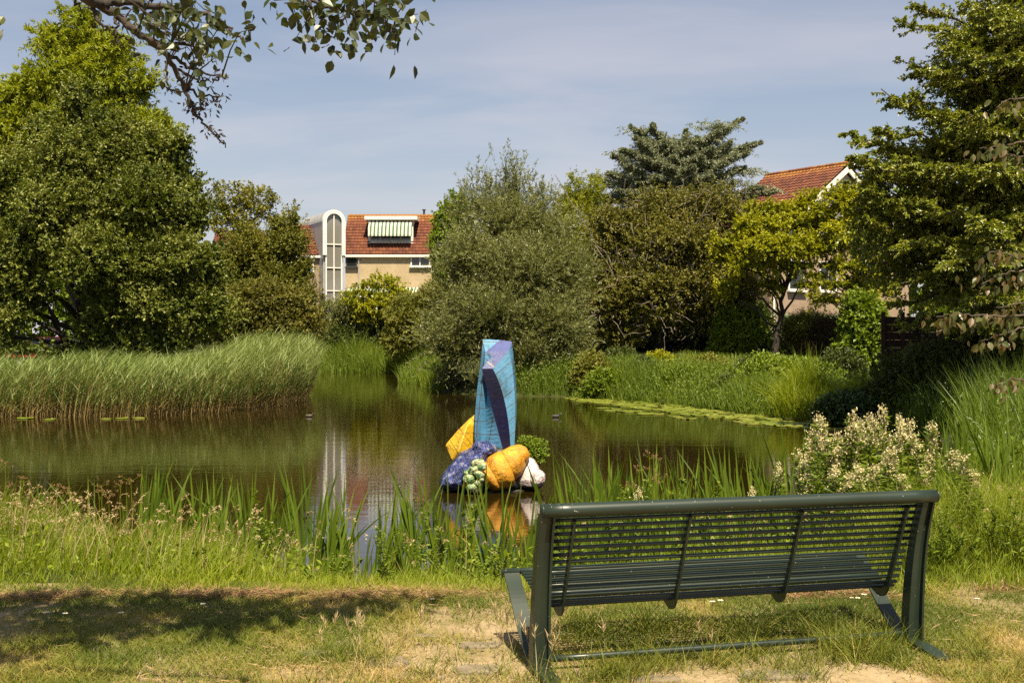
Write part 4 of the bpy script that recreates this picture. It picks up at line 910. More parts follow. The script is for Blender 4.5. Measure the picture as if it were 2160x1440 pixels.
band(11000, [(-14.5, 79), (-8.2, 76.5), (-5.6, 72), (-4.6, 73), (-5.4, 78), (-8, 81), (-15, 83)], 1.75, .045, G_MARSH, 'marsh_grass', 'bright green marsh grass along the far end of the inlet', 'marsh grass', (.1, 1), leaves=3000)
band(5200, [(-5.8, 60), (-4.6, 58), (-3.2, 50), (-2.4, 50.5), (-3, 60), (-4.4, 72), (-5.6, 72)], 1.2, .035, G_MARSH, 'marsh_grass', 'green marsh grass in front of the left foot of the willow', 'marsh grass', (.2, 1), leaves=1500)
band(3500, [(-1.0, 46.6), (2.6, 45.4), (3.4, 47.5), (-0.5, 48.5)], .9, .03, G_MARSH, 'marsh_grass', 'low marsh grass at the right foot of the willow', 'marsh grass', (0, .7), leaves=2500)
RBK = [(2.2, 45.0), (4.2, 42.2), (5.6, 39.6), (7.2, 34.4), (9.2, 31.4), (10.2, 32.5), (9.2, 36), (8.4, 41.5), (6.4, 45), (3.0, 48)]
band(17000, RBK, .72, .028, G_MARSH, 'marsh_grass', 'dense green grass and rushes on the right bank behind the lily pads', 'marsh grass', (0, .9), leaves=9000)
band(4200, [(7.4, 33.6), (9.2, 31.2), (9.8, 32.2), (8.4, 34.8)], 1.5, .03, G_BANK, 'sedge_tuft', 'tall yellow green sedges at the right end of the lily pads', 'sedge', (.2, .85), bendr=.7)
band(11000, [(4.4, 45.5), (6.5, 44), (9.5, 40), (14, 40), (16, 50), (10, 52), (5, 50)], .30, .03, G_MARSH, 'meadow_grass', 'sunlit rough lawn under the golden trees', 'grass', (.3, 1))
band(9000, [(5.0, 13.6), (7.2, 18.5), (9.2, 24.8), (10.6, 24), (10.5, 15), (7, 11.5), (5.2, 11.2)], 1.15, .022, G_IRIS, 'marsh_grass', 'tall dark green rushes on the near right bank', 'marsh grass', (0, .9), leaves=4500, bendr=.4)
band(5000, [(9.4, 27), (9.2, 30.6), (10, 32), (12.5, 30), (11.6, 25)], 1.25, .025, G_IRIS, 'marsh_grass', 'shaded rushes on the right bank beyond the meadowsweet', 'marsh grass', (0, .5), leaves=2500)

# near bank: long grass between lawn and water
def bank_poly(a, b):
    xsb = np.linspace(-7.2, 7.6, 30); lo = 7.60 + .05 * np.sin(xsb * 2.1); hi = np.interp(xsb, [-8, -4, -2, 1, 2.6, 3.8, 5.6, 8], [11.8, 11.2, 10.2, 10.3, 11.0, 12.0, 15, 18])
    return list(zip(xsb, lo + (hi - lo) * a)) + list(zip(xsb[::-1], (lo + (hi - lo) * b)[::-1]))
mb = MB(); n = 95000
P2 = poly_sample(bank_poly(0, 1.0), n); dd = (P2[:, 1] - 7.6) / 4.2
z = gz(P2[:, 0], P2[:, 1]); keep = z > WZ - .12; P2, z, dd = P2[keep], z[keep], dd[keep]; n = len(z)
nn = vnoise(xy0(P2[:, 0], P2[:, 1]), .55, 12); n2 = vnoise(xy0(P2[:, 0], P2[:, 1]), 1.5, 13)
leftside = 1 - smooth(-2.6, -.4, P2[:, 0]); opening = smooth(-2.1, -1.4, P2[:, 0]) * (1 - smooth(.5, 1.2, P2[:, 0]))
H = (.11 + (.16 + .14 * (1 - opening)) * smooth(0, .35, dd) + .16 * leftside * smooth(.2, .5, dd)) * (.5 + .9 * nn) * (1 + .75 * smooth(2.5, 3.0, P2[:, 0]) * smooth(.08, .3, dd)) * (1 - .4 * opening * smooth(.25, .7, dd)) * rng.uniform(.6, 1.15, n) * (1 - .35 * smooth(.3, .5, P2[:, 0]) * (1 - smooth(2.4, 2.7, P2[:, 0])) * smooth(.12, .3, dd))
ti = np.clip(.30 * n2 + rng.uniform(0, .42, n) + .12 * (1 - smooth(0, .25, dd)) + (rng.uniform(0, 1, n) < .07) * .45, 0, 1)
blades(mb, np.stack([P2[:, 0], P2[:, 1], z - .01], -1), rng.normal(0.5, 1.6, n), rng.uniform(0, .35, n), rng.uniform(.05, .8, n), H, rng.uniform(.0035, .0085, n), ti, 3)
nl = 16000                                           # small broad leaves among the blades
Q = poly_sample(bank_poly(.12, .9), nl); q = vnoise(xy0(Q[:, 0], Q[:, 1]), .8, 33) > .52; Q = Q[q]; nl = len(Q)
zq = gz(Q[:, 0], Q[:, 1]) + rng.uniform(.03, .28, nl)
stamp(mb, LEAF, np.stack([Q[:, 0], Q[:, 1], zq], -1), rng.normal(size=(nl, 3)) + (0, 0, .3), rng.normal(size=(nl, 3)) * .5 + (0, 0, 1.0), rng.uniform(.03, .075, nl), rng.uniform(.014, .03, nl), rng.uniform(0, .6, nl))
tag(mb.build('bank_grass', G_BANK), 'long bright green grass along the near bank between lawn and water', 'grass', kind='stuff')
# seeding grasses: fine stems with drooping tan heads, mostly on the left
mb = MB(); n = 1900
P2 = poly_sample(bank_poly(.22, .8), n * 3); pr = np.interp(P2[:, 0], [-7, -3.6, -2.2, -1.4, 0, 3.4, 4.2, 7], [1, 1, .55, .12, .06, .10, .5, .5]); P2 = P2[rng.uniform(0, 1, len(P2)) < pr][:n]; n = len(P2)
z = gz(P2[:, 0], P2[:, 1]); h = rng.uniform(.30, .60, n) * (1 - .25 * smooth(.3, .9, (P2[:, 1] - 7.6) / 4)); az = rng.normal(.2, 1.3, n); ln = rng.uniform(0, .25, n); bd = rng.uniform(.0, .35, n)
b3 = np.stack([P2[:, 0], P2[:, 1], z], -1)
blades(mb, b3, az, ln, bd, h, np.full(n, .004), rng.uniform(0, 1, n), 3, power=.3)
d = np.stack([np.cos(az), np.sin(az), 0 * az], -1)
tip = b3 + d * ((ln + bd) * h)[:, None]; tip[:, 2] += h * (1 - .35 * bd)
k = 13; s = np.linspace(0, 1, k)[None]
hl = rng.uniform(.07, .13, n)
pp = tip[:, None] + d[:, None] * (hl[:, None] * (s * .55))[..., None]; pp[..., 2] += hl[:, None] * (s * .75 - .75 * s * s * rng.uniform(.3, 1.5, (n, 1))) - .02
ax = d[:, None] * .8 + rng.normal(size=(n, k, 3)) * .6 + (0, 0, .25)
stamp(mb, LEAF, pp.reshape(-1, 3), ax.reshape(-1, 3), rng.normal(size=(n * k, 3)), rng.uniform(.014, .026, n * k), rng.uniform(.005, .009, n * k), np.repeat(rng.uniform(0, 1, n), k))
tag(mb.build('seeding_grass', G_SEED), 'tan seed heads nodding over the long grass on the near left bank', 'seed grass', kind='stuff')

# lawn in front
mb = MB(); n = 250000
Yl = rng.uniform(4.3, 8.15, n); X = rng.uniform(-1, 1, n) * (.46 * Yl + .25); P = xy0(X, Yl)
bare = vnoise(P, .75, 41) * .6 + vnoise(P, .22, 42) * .4
for bx_, by_, br_, bs_ in ((1.35, 5.82, .38, .45), (1.75, 5.75, .25, .35), (.05, 6.05, .18, .3), (.7, 5.72, .22, .3), (-.25, 6.15, .25, .25), (2.75, 6.1, .3, .22), (-.75, 5.85, .3, .2)): bare = bare + bs_ * np.exp(-(((X - bx_) / br_) ** 2 + ((Yl - by_) / (br_ * .45)) ** 2))
sandy = smooth(6.6, 5.3, Yl) * .16
ok = rng.uniform(0, 1, n) < np.clip(1.15 - 1.9 * np.clip(bare + sandy - .42, 0, 1) * 1.6, .06, 1)
X, Yl, P, bare = X[ok], Yl[ok], P[ok], np.minimum(bare[ok], .75); n = len(X)
dry = vnoise(P, .9, 44) * .5 + vnoise(P, .3, 45) * .5
ti = np.clip((dry - .30) * 1.35 + (bare - .45) * .9 + .32 * smooth(6.9, 5.6, Yl) - .06 + rng.uniform(-.18, .25, n), 0, 1)
H = rng.uniform(.022, .055, n) * (.7 + .7 * vnoise(P, .35, 46))
blades(mb, np.stack([X, Yl, gz(X, Yl) - .003], -1), rng.uniform(0, 6.28, n), rng.uniform(.1, 1.2, n), rng.uniform(.1, .9, n), H, rng.uniform(.0035, .0065, n), ti, 2)
# taller tufts: under the bench, round its feet, across the front
tc_ = [(rng.uniform(.25, 2.2), rng.uniform(5.65, 6.75), rng.uniform(.07, .17)) for _ in range(64)] + [(1.90 + rng.normal() * .09, 6.22 + rng.normal() * .08, .15) for _ in range(9)] + [(1.72 + rng.normal() * .1, 6.12 + rng.normal() * .1, .20) for _ in range(9)] + \
      [(rng.uniform(-1.0, .2), rng.uniform(5.5, 6.2), rng.uniform(.06, .12)) for _ in range(26)] + [(-2.45 + rng.normal() * .2, 5.65 + rng.normal() * .08, .10) for _ in range(8)] + [(2.5 + rng.uniform(-.2, .5), rng.uniform(5.7, 6.3), .10) for _ in range(18)] + [(rng.uniform(-2.4, 2.6), rng.uniform(5.5, 7.4), rng.uniform(.04, .08)) for _ in range(70)] + [(.42 + rng.normal() * .2, 5.75 + rng.normal() * .12, .13) for _ in range(14)]
for x, y, h in tc_:
    k = int(rng.integers(26, 60)); px_ = x + rng.normal(size=k) * .05; py_ = y + rng.normal(size=k) * .05
    blades(mb, np.stack([px_, py_, gz(px_, py_) - .004], -1), rng.uniform(0, 6.28, k), rng.uniform(.05, .8, k), rng.uniform(.1, .9, k), h * rng.uniform(.5, 1.25, k), rng.uniform(.003, .0065, k), np.clip(rng.uniform(0, .75, k) * rng.uniform(.5, 1.1), 0, 1), 3)
# thin dark wiry stalks seen through under the bench
k = 340; px_ = rng.uniform(.2, 2.1, k); py_ = rng.uniform(5.9, 6.8, k)
blades(mb, np.stack([px_, py_, gz(px_, py_)], -1), rng.uniform(0, 6.28, k), rng.uniform(0, .6, k), rng.uniform(0, .5, k), rng.uniform(.12, .30, k), np.full(k, .0035), rng.uniform(0, .2, k), 3, power=.4)
tag(mb.build('lawn_grass', G_LAWN), 'short dry lawn with tufts in the foreground under the bench', 'grass', kind='stuff')
k = 1500; px_ = rng.uniform(-3, 3, k); py_ = rng.uniform(5.2, 7.5, k); ok = vnoise(xy0(px_, py_), .5, 61) > .6; px_, py_ = px_[ok], py_[ok]; k = len(px_)
stamp(mb, LEAF, np.stack([px_, py_, gz(px_, py_) + rng.uniform(.01, .035, k)], -1), rng.normal(size=(k, 3)) * (1, 1, .2), rng.normal(size=(k, 3)) * .3 + (0, 0, 1), rng.uniform(.018, .035, k), rng.uniform(.014, .026, k), np.where(rng.uniform(0, 1, k) < .25, rng.uniform(.6, 1, k), rng.uniform(0, .25, k)))
# barley-like seed heads in the front
mb = MB(); k = 46
px_ = np.concatenate([rng.uniform(-.95, .25, 36), rng.uniform(-.2, 1, 10)]); py_ = rng.uniform(5.55, 6.3, k); h = rng.uniform(.10, .22, k); az = rng.uniform(0, 6.28, k)
b3 = np.stack([px_, py_, gz(px_, py_)], -1); blades(mb, b3, az, np.full(k, .15), np.full(k, .1), h, np.full(k, .0035), rng.uniform(.4, 1, k), 3, power=.3)
tip = b3 + np.stack([np.cos(az), np.sin(az), 0 * az], -1) * (h * .25)[:, None]; tip[:, 2] += h * .96
for q in range(14):
    p = tip + np.stack([np.cos(az) * .02, np.sin(az) * .02, 0 * az + .05], -1) * (q / 14)
    stamp(mb, LEAF, p, rng.normal(size=(k, 3)) * .35 + (0, 0, 1), rng.normal(size=(k, 3)), rng.uniform(.03, .055, k), np.full(k, .0045), rng.uniform(.5, 1, k))
tag(mb.build('wall_barley', G_SEED), 'pale bristly barley heads standing in the dry lawn left of the bench', 'seed grass', kind='stuff')
# mown hay lying along the foot of the long grass
mb = MB(); n = 15000
X = rng.uniform(-3.7, 3.9, n); Yh = 7.52 + .05 * np.sin(X * 2.1) + rng.normal(size=n) * .075 + .22 * smooth(2.3, 3.2, X) - .03
hz_ = vnoise(xy0(X, Yh), .32, 51); ok = hz_ + rng.uniform(-.2, .2, n) > .44; X, Yh, hz_ = X[ok], Yh[ok], hz_[ok]; n = len(X)
zz_ = gz(X, Yh) + rng.uniform(.004, .065, n) * hz_ * np.exp(-((Yh - 7.5) / .16) ** 2).clip(.25, 1)
a = rng.uniform(0, 6.28, n); ax = np.stack([np.cos(a), np.sin(a), rng.normal(size=n) * .25], -1)
stamp(mb, LEAF, np.stack([X, Yh, zz_], -1), ax, rng.normal(size=(n, 3)) * .4 + (0, 0, 1), rng.uniform(.05, .12, n), rng.uniform(.003, .006, n), rng.uniform(0, .55, n))
n = 2500; X = rng.uniform(-2.5, 3.2, n); Yh = rng.uniform(5.2, 7.2, n); ok = vnoise(xy0(X, Yh), .4, 52) > .62; X, Yh = X[ok], Yh[ok]; n = len(X); a = rng.uniform(0, 6.28, n)
stamp(mb, LEAF, np.stack([X, Yh, gz(X, Yh) + rng.uniform(.01, .035, n)], -1), np.stack([np.cos(a), np.sin(a), rng.normal(size=n) * .15], -1), rng.normal(size=(n, 3)) * .3 + (0, 0, 1), rng.uniform(.05, .12, n), rng.uniform(.003, .006, n), rng.uniform(.2, .8, n))
tag(mb.build('mown_hay', leaf_mat('dry_hay', [(0.22, 0.13, 0.065), (0.34, 0.22, 0.12), (0.46, 0.34, 0.18)], 0.2, 0.8, 0.15, (1, .9, .7))), 'rows of dry brown mown hay at the edge of the long grass', 'hay', kind='stuff')

# sunken paving slabs, daisies
SLAB = plain('weathered_paving_stone', (0.17, 0.135, 0.09), 0.9, 0.35, 9, 0.5)
for k, (px, py, w, d_) in enumerate([(815, 1404, .22, .17), (655, 1388, .16, .10), (1010, 1370, .22, .11), (900, 1350, .15, .07), (1160, 1345, .26, .08), (880, 1434, .25, .12), (1010, 1420, .24, .15), (1640, 1425, .34, .14), (1380, 1436, .26, .10)]):
    Yp = F * CZ / (py - HY); Xp = (px - 1080) / F * Yp; zq = gz1(Xp, Yp)
    n = 11; a = np.arange(n) / n * 2 * math.pi; rr = 1 + rng.normal(size=n) * .07
    sq = np.maximum(np.abs(np.cos(a)), np.abs(np.sin(a)))
    V = np.stack([np.cos(a) / sq * w * .5 * rr, np.sin(a) / sq * d_ * .5 * rr, a * 0 + .010], -1)
    V = np.vstack([V, V * (1.04, 1.04, 0) - (0, 0, .05), [(0, 0, .013)]]); j = np.arange(n); jn = (j + 1) % n
    s_ = MB().add(V + (Xp, Yp, zq), [np.stack([j, jn, np.full(n, 2 * n)], -1), np.stack([n + j, n + jn, jn, j], -1)]).build('paving_stone', SLAB, origin=(Xp, Yp, zq))
    tag(s_, ['grey brown slab set in dry grass left of the bench, front row', 'small slab at the left end of the sunken stones', 'slab beside the left front leg of the bench', 'narrow slab in dry grass behind the front left slabs', 'wide slab under the left half of the bench seat',
             'slab cut by the bottom edge, left of the bench', 'slab just left of the left bench foot', 'large sandy slab in front of the long ground bar', 'sandy slab at the bottom edge in front of the bench'][k], 'paving stone', 'sunken paving stones in the lawn')
PET = plain('daisy_petal', (0.80, 0.80, 0.76), 0.7, 0.03); YEL = plain('daisy_centre', (0.70, 0.45, 0.03), 0.7, 0.1)
dz = thing('daisy', (0, 0, 0), 'tiny white daisy flowering in the mown lawn behind the bench', 'daisy', 'white daisies in the lawn')
mb = MB(); npet = 13; a = np.arange(npet) / npet * 2 * math.pi
stamp(mb, LEAF, np.zeros((npet, 3)) + (0, 0, .05), np.stack([np.cos(a), np.sin(a), 0 * a + .15], -1), np.tile((0, 0, 1.0), (npet, 1)), .017, .008, np.full(npet, .5)); mb.build('petals', PET, dz)
mb = MB(); mb.tube([(0, 0, .047), (0, 0, .054)], [.006, .004], 8); mb.build('flower_centre', YEL, dz)
mb = MB(); mb.tube([(0, 0, 0), (.002, 0, .049)], .0018, 4); mb.build('stem', G_HERB, dz)
ch = kids(dz)
spots = [(1316, 1262), (1229, 1267), (1265, 1272), (1362, 1262), (1383, 1258), (1390, 1269), (1404, 1270), (1436, 1256), (1447, 1257), (1482, 1254), (1487, 1262), (1585, 1244), (1640, 1258), (1650, 1256), (1634, 1259), (1722, 1244), (1740, 1253), (1797, 1263), (1810, 1268), (1574, 1260), (1520, 1275), (2062, 1265), (1503, 1277), (97, 1294), (137, 1296), (255, 1299), (428, 1280), (1823, 1261), (912, 1266), (1420, 1262), (1545, 1252), (1600, 1249)]
for k, (px, py) in enumerate(spots):
    Yp = F * (CZ - .05) / (py - HY); Xp = (px - 1080) / F * Yp; p = (Xp, Yp, gz1(Xp, Yp))
    lab = 'tiny white daisy flowering in the shaded lawn at the left' if px < 500 else ('tiny white daisy flowering alone in the lawn right of the bench' if px > 2000 else ('tiny white daisy alone at the grass edge left of the bench' if px > 900 and px < 1000 else None))
    if k == 0: dz.location = p
    else: dup(dz, p, rng.uniform(0, 6), rng.uniform(.8, 1.2), lab, ch=ch)

# ------------------------------------------------------------------ iris, herbs, meadowsweet on the near bank
def iris_proto(seed):
    t = thing('iris_plant', (0, 0, 0), 'x', 'iris plant'); mb = MB(); k = 11
    a = rng.normal(size=k) * .5 + (0 if seed % 2 else math.pi); fa = rng.uniform(-.6, .6, k)
    blades(mb, np.stack([rng.normal(size=k) * .045, rng.normal(size=k) * .03, np.zeros(k)], -1), a, np.abs(rng.normal(size=k)) * .13, rng.uniform(-.02, .12, k) * np.where(rng.uniform(0, 1, k) < .25, 5, 1), rng.uniform(.55, 1.0, k), rng.uniform(.020, .036, k), rng.uniform(0, 1, k), 6, face=fa, power=.42)
    mb.build('sword_leaves', G_IRIS, t); return t
IR = [iris_proto(k) for k in range(5)]; IRK = [kids(t) for t in IR]; used = set()
ig = [('sword leaved iris clump at the water edge left of the sculpture', 'iris clumps left of the sculpture'), ('sword leaved iris clump standing behind the bench back', 'iris clumps behind the bench'), ('sword leaved iris clump rising from the tan seed grass on the left bank', 'iris clumps in the left bank grass'), ('broad sword leaved iris clump at the right edge beyond the bench', 'iris clumps right of the bench')]
def put_iris(px, pyt, Y, g, sc=None):
    px = px + rng.normal() * 6; pyt = pyt + max(-12, rng.normal() * 20); X = (px - 1080) / F * Y; z = max(gz1(X, Y), WZ - .12); zt = CZ - (pyt - HY) / F * Y; s = max(.45, (zt - z) / .84)
    k = int(rng.integers(5)); lab, grp = ig[g]
    if k not in used: used.add(k); t = IR[k]; t.location = (X, Y, z); t.rotation_euler = (0, 0, rng.uniform(-.5, .5)); t.scale = (s ** .5, s ** .5, s); t['label'] = lab; t['group'] = grp
    else:
        t = dup(IR[k], (X, Y, z), rng.uniform(-.6, .6) + rng.choice([0, math.pi]), 1, lab, grp, IRK[k]); t.scale = (s ** .5, s ** .5, s)
for px, py in ((428, 985), (440, 1010), (455, 1030), (505, 1000), (520, 1040), (540, 985), (585, 1050), (620, 1000), (640, 985), (650, 1015), (682, 985), (690, 1040), (712, 1080), (730, 1020), (745, 1090), (780, 1080), (800, 1060), (825, 1040), (848, 1030), (868, 1060), (880, 1010), (905, 1020), (925, 1000), (950, 1080), (985, 1030), (1030, 1010), (1055, 1040), (1085, 1060), (1110, 1090), (1130, 1040), (660, 1110), (560, 1100), (480, 1090), (840, 1120), (760, 1130), (1000, 1110)): put_iris(px, py, rng.uniform(10.4, 11.5), 0)
for px, py in ((1205, 950), (1215, 990), (1240, 1000), (1262, 965), (1275, 955), (1290, 1000), (1310, 980), (1340, 960), (1360, 990), (1385, 960), (1420, 1000), (1440, 975), (1455, 960), (1500, 990), (1515, 965), (1545, 960), (1560, 975), (1580, 985), (1600, 960), (1625, 1000), (1640, 985), (1670, 990), (1700, 960), (1230, 1040), (1300, 1040), (1400, 1040), (1480, 1040), (1580, 1040), (1660, 1030), (1225, 980), (1255, 1000), (1285, 975), (1325, 1000), (1350, 985), (1375, 1005), (1410, 980), (1430, 1005), (1470, 985), (1490, 1010), (1530, 990), (1555, 1010), (1590, 1000), (1615, 985), (1650, 1005), (1685, 1000), (1220, 1090), (1260, 1110), (1300, 1085), (1335, 1120), (1370, 1090), (1405, 1115), (1440, 1095), (1480, 1125), (1520, 1090), (1555, 1110), (1590, 1085), (1625, 1120), (1660, 1090), (1700, 1105), (1740, 1080), (1780, 1100), (1815, 1075), (1850, 1095), (1885, 1070), (1245, 1060), (1420, 1060), (1560, 1055), (1690, 1060), (1800, 1050)): put_iris(px, py, rng.uniform(10.3, 11.4) if py < 1050 else rng.uniform(8.7, 10.0), 1)
for px, py in ((30, 1030), (85, 1040), (170, 1010), (165, 1060), (265, 1050), (300, 1000), (318, 985), (330, 1010), (350, 1040), (365, 1000), (390, 1035)): put_iris(px, py, rng.uniform(10.0, 11.2), 2)
for px, py in ((2040, 870), (2070, 900), (2100, 890), (2120, 920), (2140, 880), (2155, 930), (2060, 950), (2110, 970), (2150, 985), (2020, 930), (2090, 1000), (2135, 1010), (2160, 960), (2000, 900), (2030, 1000), (1720, 900), (1780, 930), (1840, 950), (1890, 940), (1930, 960), (1965, 950), (1990, 980), (2050, 1040), (2085, 1050), (2120, 1060), (2150, 1040), (2070, 1000)): put_iris(px, py, rng.uniform(10.8, 12.6), 3)

def herb_proto(h, wide, bushy=1.0):
    t = thing('leafy_herb', (0, 0, 0), 'x', 'herb'); mb = MB(); sb = MB()
    for k in range(int(5 * wide)):
        d = np.array((rng.normal() * .10 * wide, rng.normal() * .10 * wide, 0)); P = limb(sb, d * .3, d * 1.6 + (0, 0, h * rng.uniform(.7, 1.0)), .006, .002, .02, 6, 0, 5)
        nl = int(64 * bushy); tt = rng.uniform(.12, 1, nl); pos = np.stack([np.interp(tt, np.linspace(0, 1, 7), P[:, q]) for q in range(3)], -1); a = rng.uniform(0, 6.28, nl)
        stamp(mb, LEAF, pos, np.stack([np.cos(a), np.sin(a), rng.uniform(.0, .9, nl)], -1), np.tile((0, 0, 1.0), (nl, 1)) + rng.normal(size=(nl, 3)) * .3, rng.uniform(.045, .085, nl) * (1.15 - .6 * tt), rng.uniform(.018, .030, nl), rng.uniform(0, 1, nl))
    mb.build('leaves', G_HERB, t); sb.build('stems', G_HERB, t); return t
HP = [herb_proto(.75, 1.2), herb_proto(.5, 1.6), herb_proto(.95, .5, 1.3)]; HK = [kids(t) for t in HP]; hused = set()
for px, pyt, Y, k, lab in [(572, 1005, 10.2, 2, 'tall narrow leafy herb rising above the iris left of centre'), (820, 1150, 8.2, 0, 'leafy yellow green herb at the lawn edge in front of the pond centre'), (560, 1080, 9.6, 0, 'leafy herb at the foot of the tall narrow herb'), (935, 1060, 9.6, 0, 'grey green leafy herb below the blue stone of the sculpture'), (1000, 1130, 8.9, 1, 'low leafy herb left of the bench, behind the seat end'),
                              (1050, 1160, 8.4, 1, 'low leafy herb touching the left end of the bench seat'), (300, 1130, 9.0, 1, 'low leafy herb in the seed grass on the left'), (60, 1110, 9.2, 1, 'leafy herb at the left frame edge in the long grass'), (700, 1150, 8.8, 1, 'low leafy herb below the sky reflection'), (1470, 995, 10.6, 0, 'feathery leafy herb behind the middle of the bench'), (1330, 1010, 10.4, 0, 'leafy herb with a white flower behind the left half of the bench'),
                              (1540, 1000, 10.5, 1, 'low leafy herb behind the right half of the bench'), (430, 1120, 9.0, 1, 'low leafy herb under the left iris clumps'), (2000, 1050, 9.2, 0, 'leafy herb right of the bench top rail'), (2060, 1080, 9.4, 1, 'low leafy herb at the shaded right bank'), (1985, 1120, 8.4, 1, 'low dark herb beside the right bench post'), (2120, 1090, 9.0, 1, 'low herb at the right frame edge'), (1900, 1040, 9.6, 0, 'leafy herb behind the right end of the bench'), (900, 1140, 8.8, 0, 'slender leafy herb between iris and lawn, left of the bench'),
                              (2040, 1030, 8.9, 0, 'tall leafy herb right of the bench under the brownish overhanging leaves'), (2100, 1030, 8.6, 0, 'leafy herb at the right frame edge below the iris clumps'), (2010, 1090, 8.3, 0, 'dark leafy herb close behind the right bench post'), (2145, 1070, 8.3, 0, 'shaded leafy herb cut by the right frame edge'), (1975, 1060, 8.8, 0, 'bushy herb just right of the bench rail end'),
                              (1250, 1110, 8.8, 1, 'leafy herb seen through the bench back at its left'), (1500, 1110, 8.8, 1, 'leafy herb seen through the middle of the bench back'), (1700, 1090, 9.0, 0, 'tall leafy herb seen through the right part of the bench back'), (1820, 1100, 9.0, 1, 'leafy herb seen through the right end of the bench back')]:
    X = (px - 1080) / F * Y; z = gz1(X, Y); s = (CZ - (pyt - HY) / F * Y - z) / (.75, .5, .95)[k]; s = float(np.clip(s, .6, 1.6))
    if k not in hused: hused.add(k); t = HP[k]; t.location = (X, Y, z); t.scale = (s,) * 3; t['label'] = lab
    else: t = dup(HP[k], (X, Y, z), rng.uniform(0, 6), s, lab, None, HK[k])
    t['group'] = 'leafy herbs on the near bank'

CREAM = leaf_mat('meadowsweet_flower', [(0.44, 0.37, 0.16), (0.60, 0.53, 0.29), (0.72, 0.66, 0.43)], 0.3, 0.8, 0.1, (1, 1, .9))
def sweet_proto():
    t = thing('meadowsweet', (0, 0, 0), 'x', 'meadowsweet'); lb, sb, fb = MB(), MB(), MB(); h = 1.05
    P = limb(sb, (0, 0, 0), (rng.normal() * .06, rng.normal() * .06, h), .006, .003, .015, 8, 0, 5)
    nl = 190; tt = rng.uniform(.1, .97, nl); pos = np.stack([np.interp(tt, np.linspace(0, 1, 9), P[:, q]) for q in range(3)], -1); a = rng.uniform(0, 6.28, nl); rad = rng.uniform(.0, .12, nl) * (1.1 - tt); pos[:, 0] += np.cos(a) * rad; pos[:, 1] += np.sin(a) * rad
    stamp(lb, LEAF, pos, np.stack([np.cos(a), np.sin(a), rng.uniform(-.2, .6, nl)], -1), np.tile((0, 0, 1.0), (nl, 1)) + rng.normal(size=(nl, 3)) * .3, rng.uniform(.05, .10, nl), rng.uniform(.02, .035, nl), rng.uniform(0, .8, nl))
    for q in range(8):
        a = rng.uniform(0, 6.28); c = P[-1] + np.array((math.cos(a) * rng.uniform(0, .04), math.sin(a) * rng.uniform(0, .04), -.18 + .026 * q))
        limb(fb, P[-2], c, .0025, .0015, .03, 3, 0, 4)
        k = 38; off = rng.normal(size=(k, 3)) * (.021, .021, .020); stamp(fb, LEAF, c + off, rng.normal(size=(k, 3)), rng.normal(size=(k, 3)) + (0, 0, .6), rng.uniform(.013, .022, k), rng.uniform(.012, .019, k), rng.uniform(0, 1, k))
    lb.build('leaves', G_HERB, t); sb.build('stem', G_HERB, t); fb.build('flower_plume', CREAM, t); return t
SP = [sweet_proto() for _ in range(4)]; SK = [kids(t) for t in SP]; sused = set()
sw = [(1712, 905), (1725, 930), (1745, 900), (1757, 880), (1765, 915), (1700, 950), (1790, 895), (1800, 870), (1815, 860), (1822, 890), (1838, 878), (1775, 940), (1735, 960), (1850, 905), (1862, 880), (1878, 878), (1835, 925), (1860, 930), (1900, 895), (1905, 920), (1925, 890), (1945, 895), (1940, 918), (1985, 940), (2025, 965), (1750, 985), (1785, 980), (1810, 1000), (1830, 1005), (1770, 1020), (1690, 975), (1795, 945), (1925, 945), (1715, 880), (1880, 985), (1900, 1000), (1955, 955), (1965, 985), (2005, 950), (2040, 990), (1870, 960), (1730, 1000)]
for k0, (px, py) in enumerate(sw):
    px = px + rng.normal() * 10; Y = rng.uniform(10.0, 12.0) - (.9 if py > 960 else 0); X = (px - 1080) / F * Y; z = gz1(X, Y); s = (CZ - (py - HY) / F * Y - z) / 1.06; k = int(rng.integers(4)); g = 'cream meadowsweet stems behind the bench'
    lab = 'creamy white meadowsweet plume on a leafy stem behind the right end of the bench'
    if px > 1980: lab = 'short creamy meadowsweet stem standing apart at the right of the stand'
    if k not in sused: sused.add(k); t = SP[k]; t.location = (X, Y, z); t.scale = (1, 1, s); t['label'] = lab; t['group'] = g
    else: t = dup(SP[k], (X, Y, z), rng.uniform(0, 6), 1, lab, g, SK[k]); t.scale = (1.0, 1.0, s)
for px, py, lab in ((1345, 1030, 'small white meadowsweet plume behind the left third of the bench rail'), (1640, 980, 'thin meadowsweet plume left of the dense cream stand'), (1582, 1030, 'tiny cream plume low behind the bench rail')):
    Y = 10.3; X = (px - 1080) / F * Y; z = gz1(X, Y); t = dup(SP[0], (X, Y, z), rng.uniform(0, 6), 1, lab, None, SK[0]); t.scale = (.7, .7, (CZ - (py - HY) / F * Y - z) / 1.06)
    if 'group' in t: del t['group']
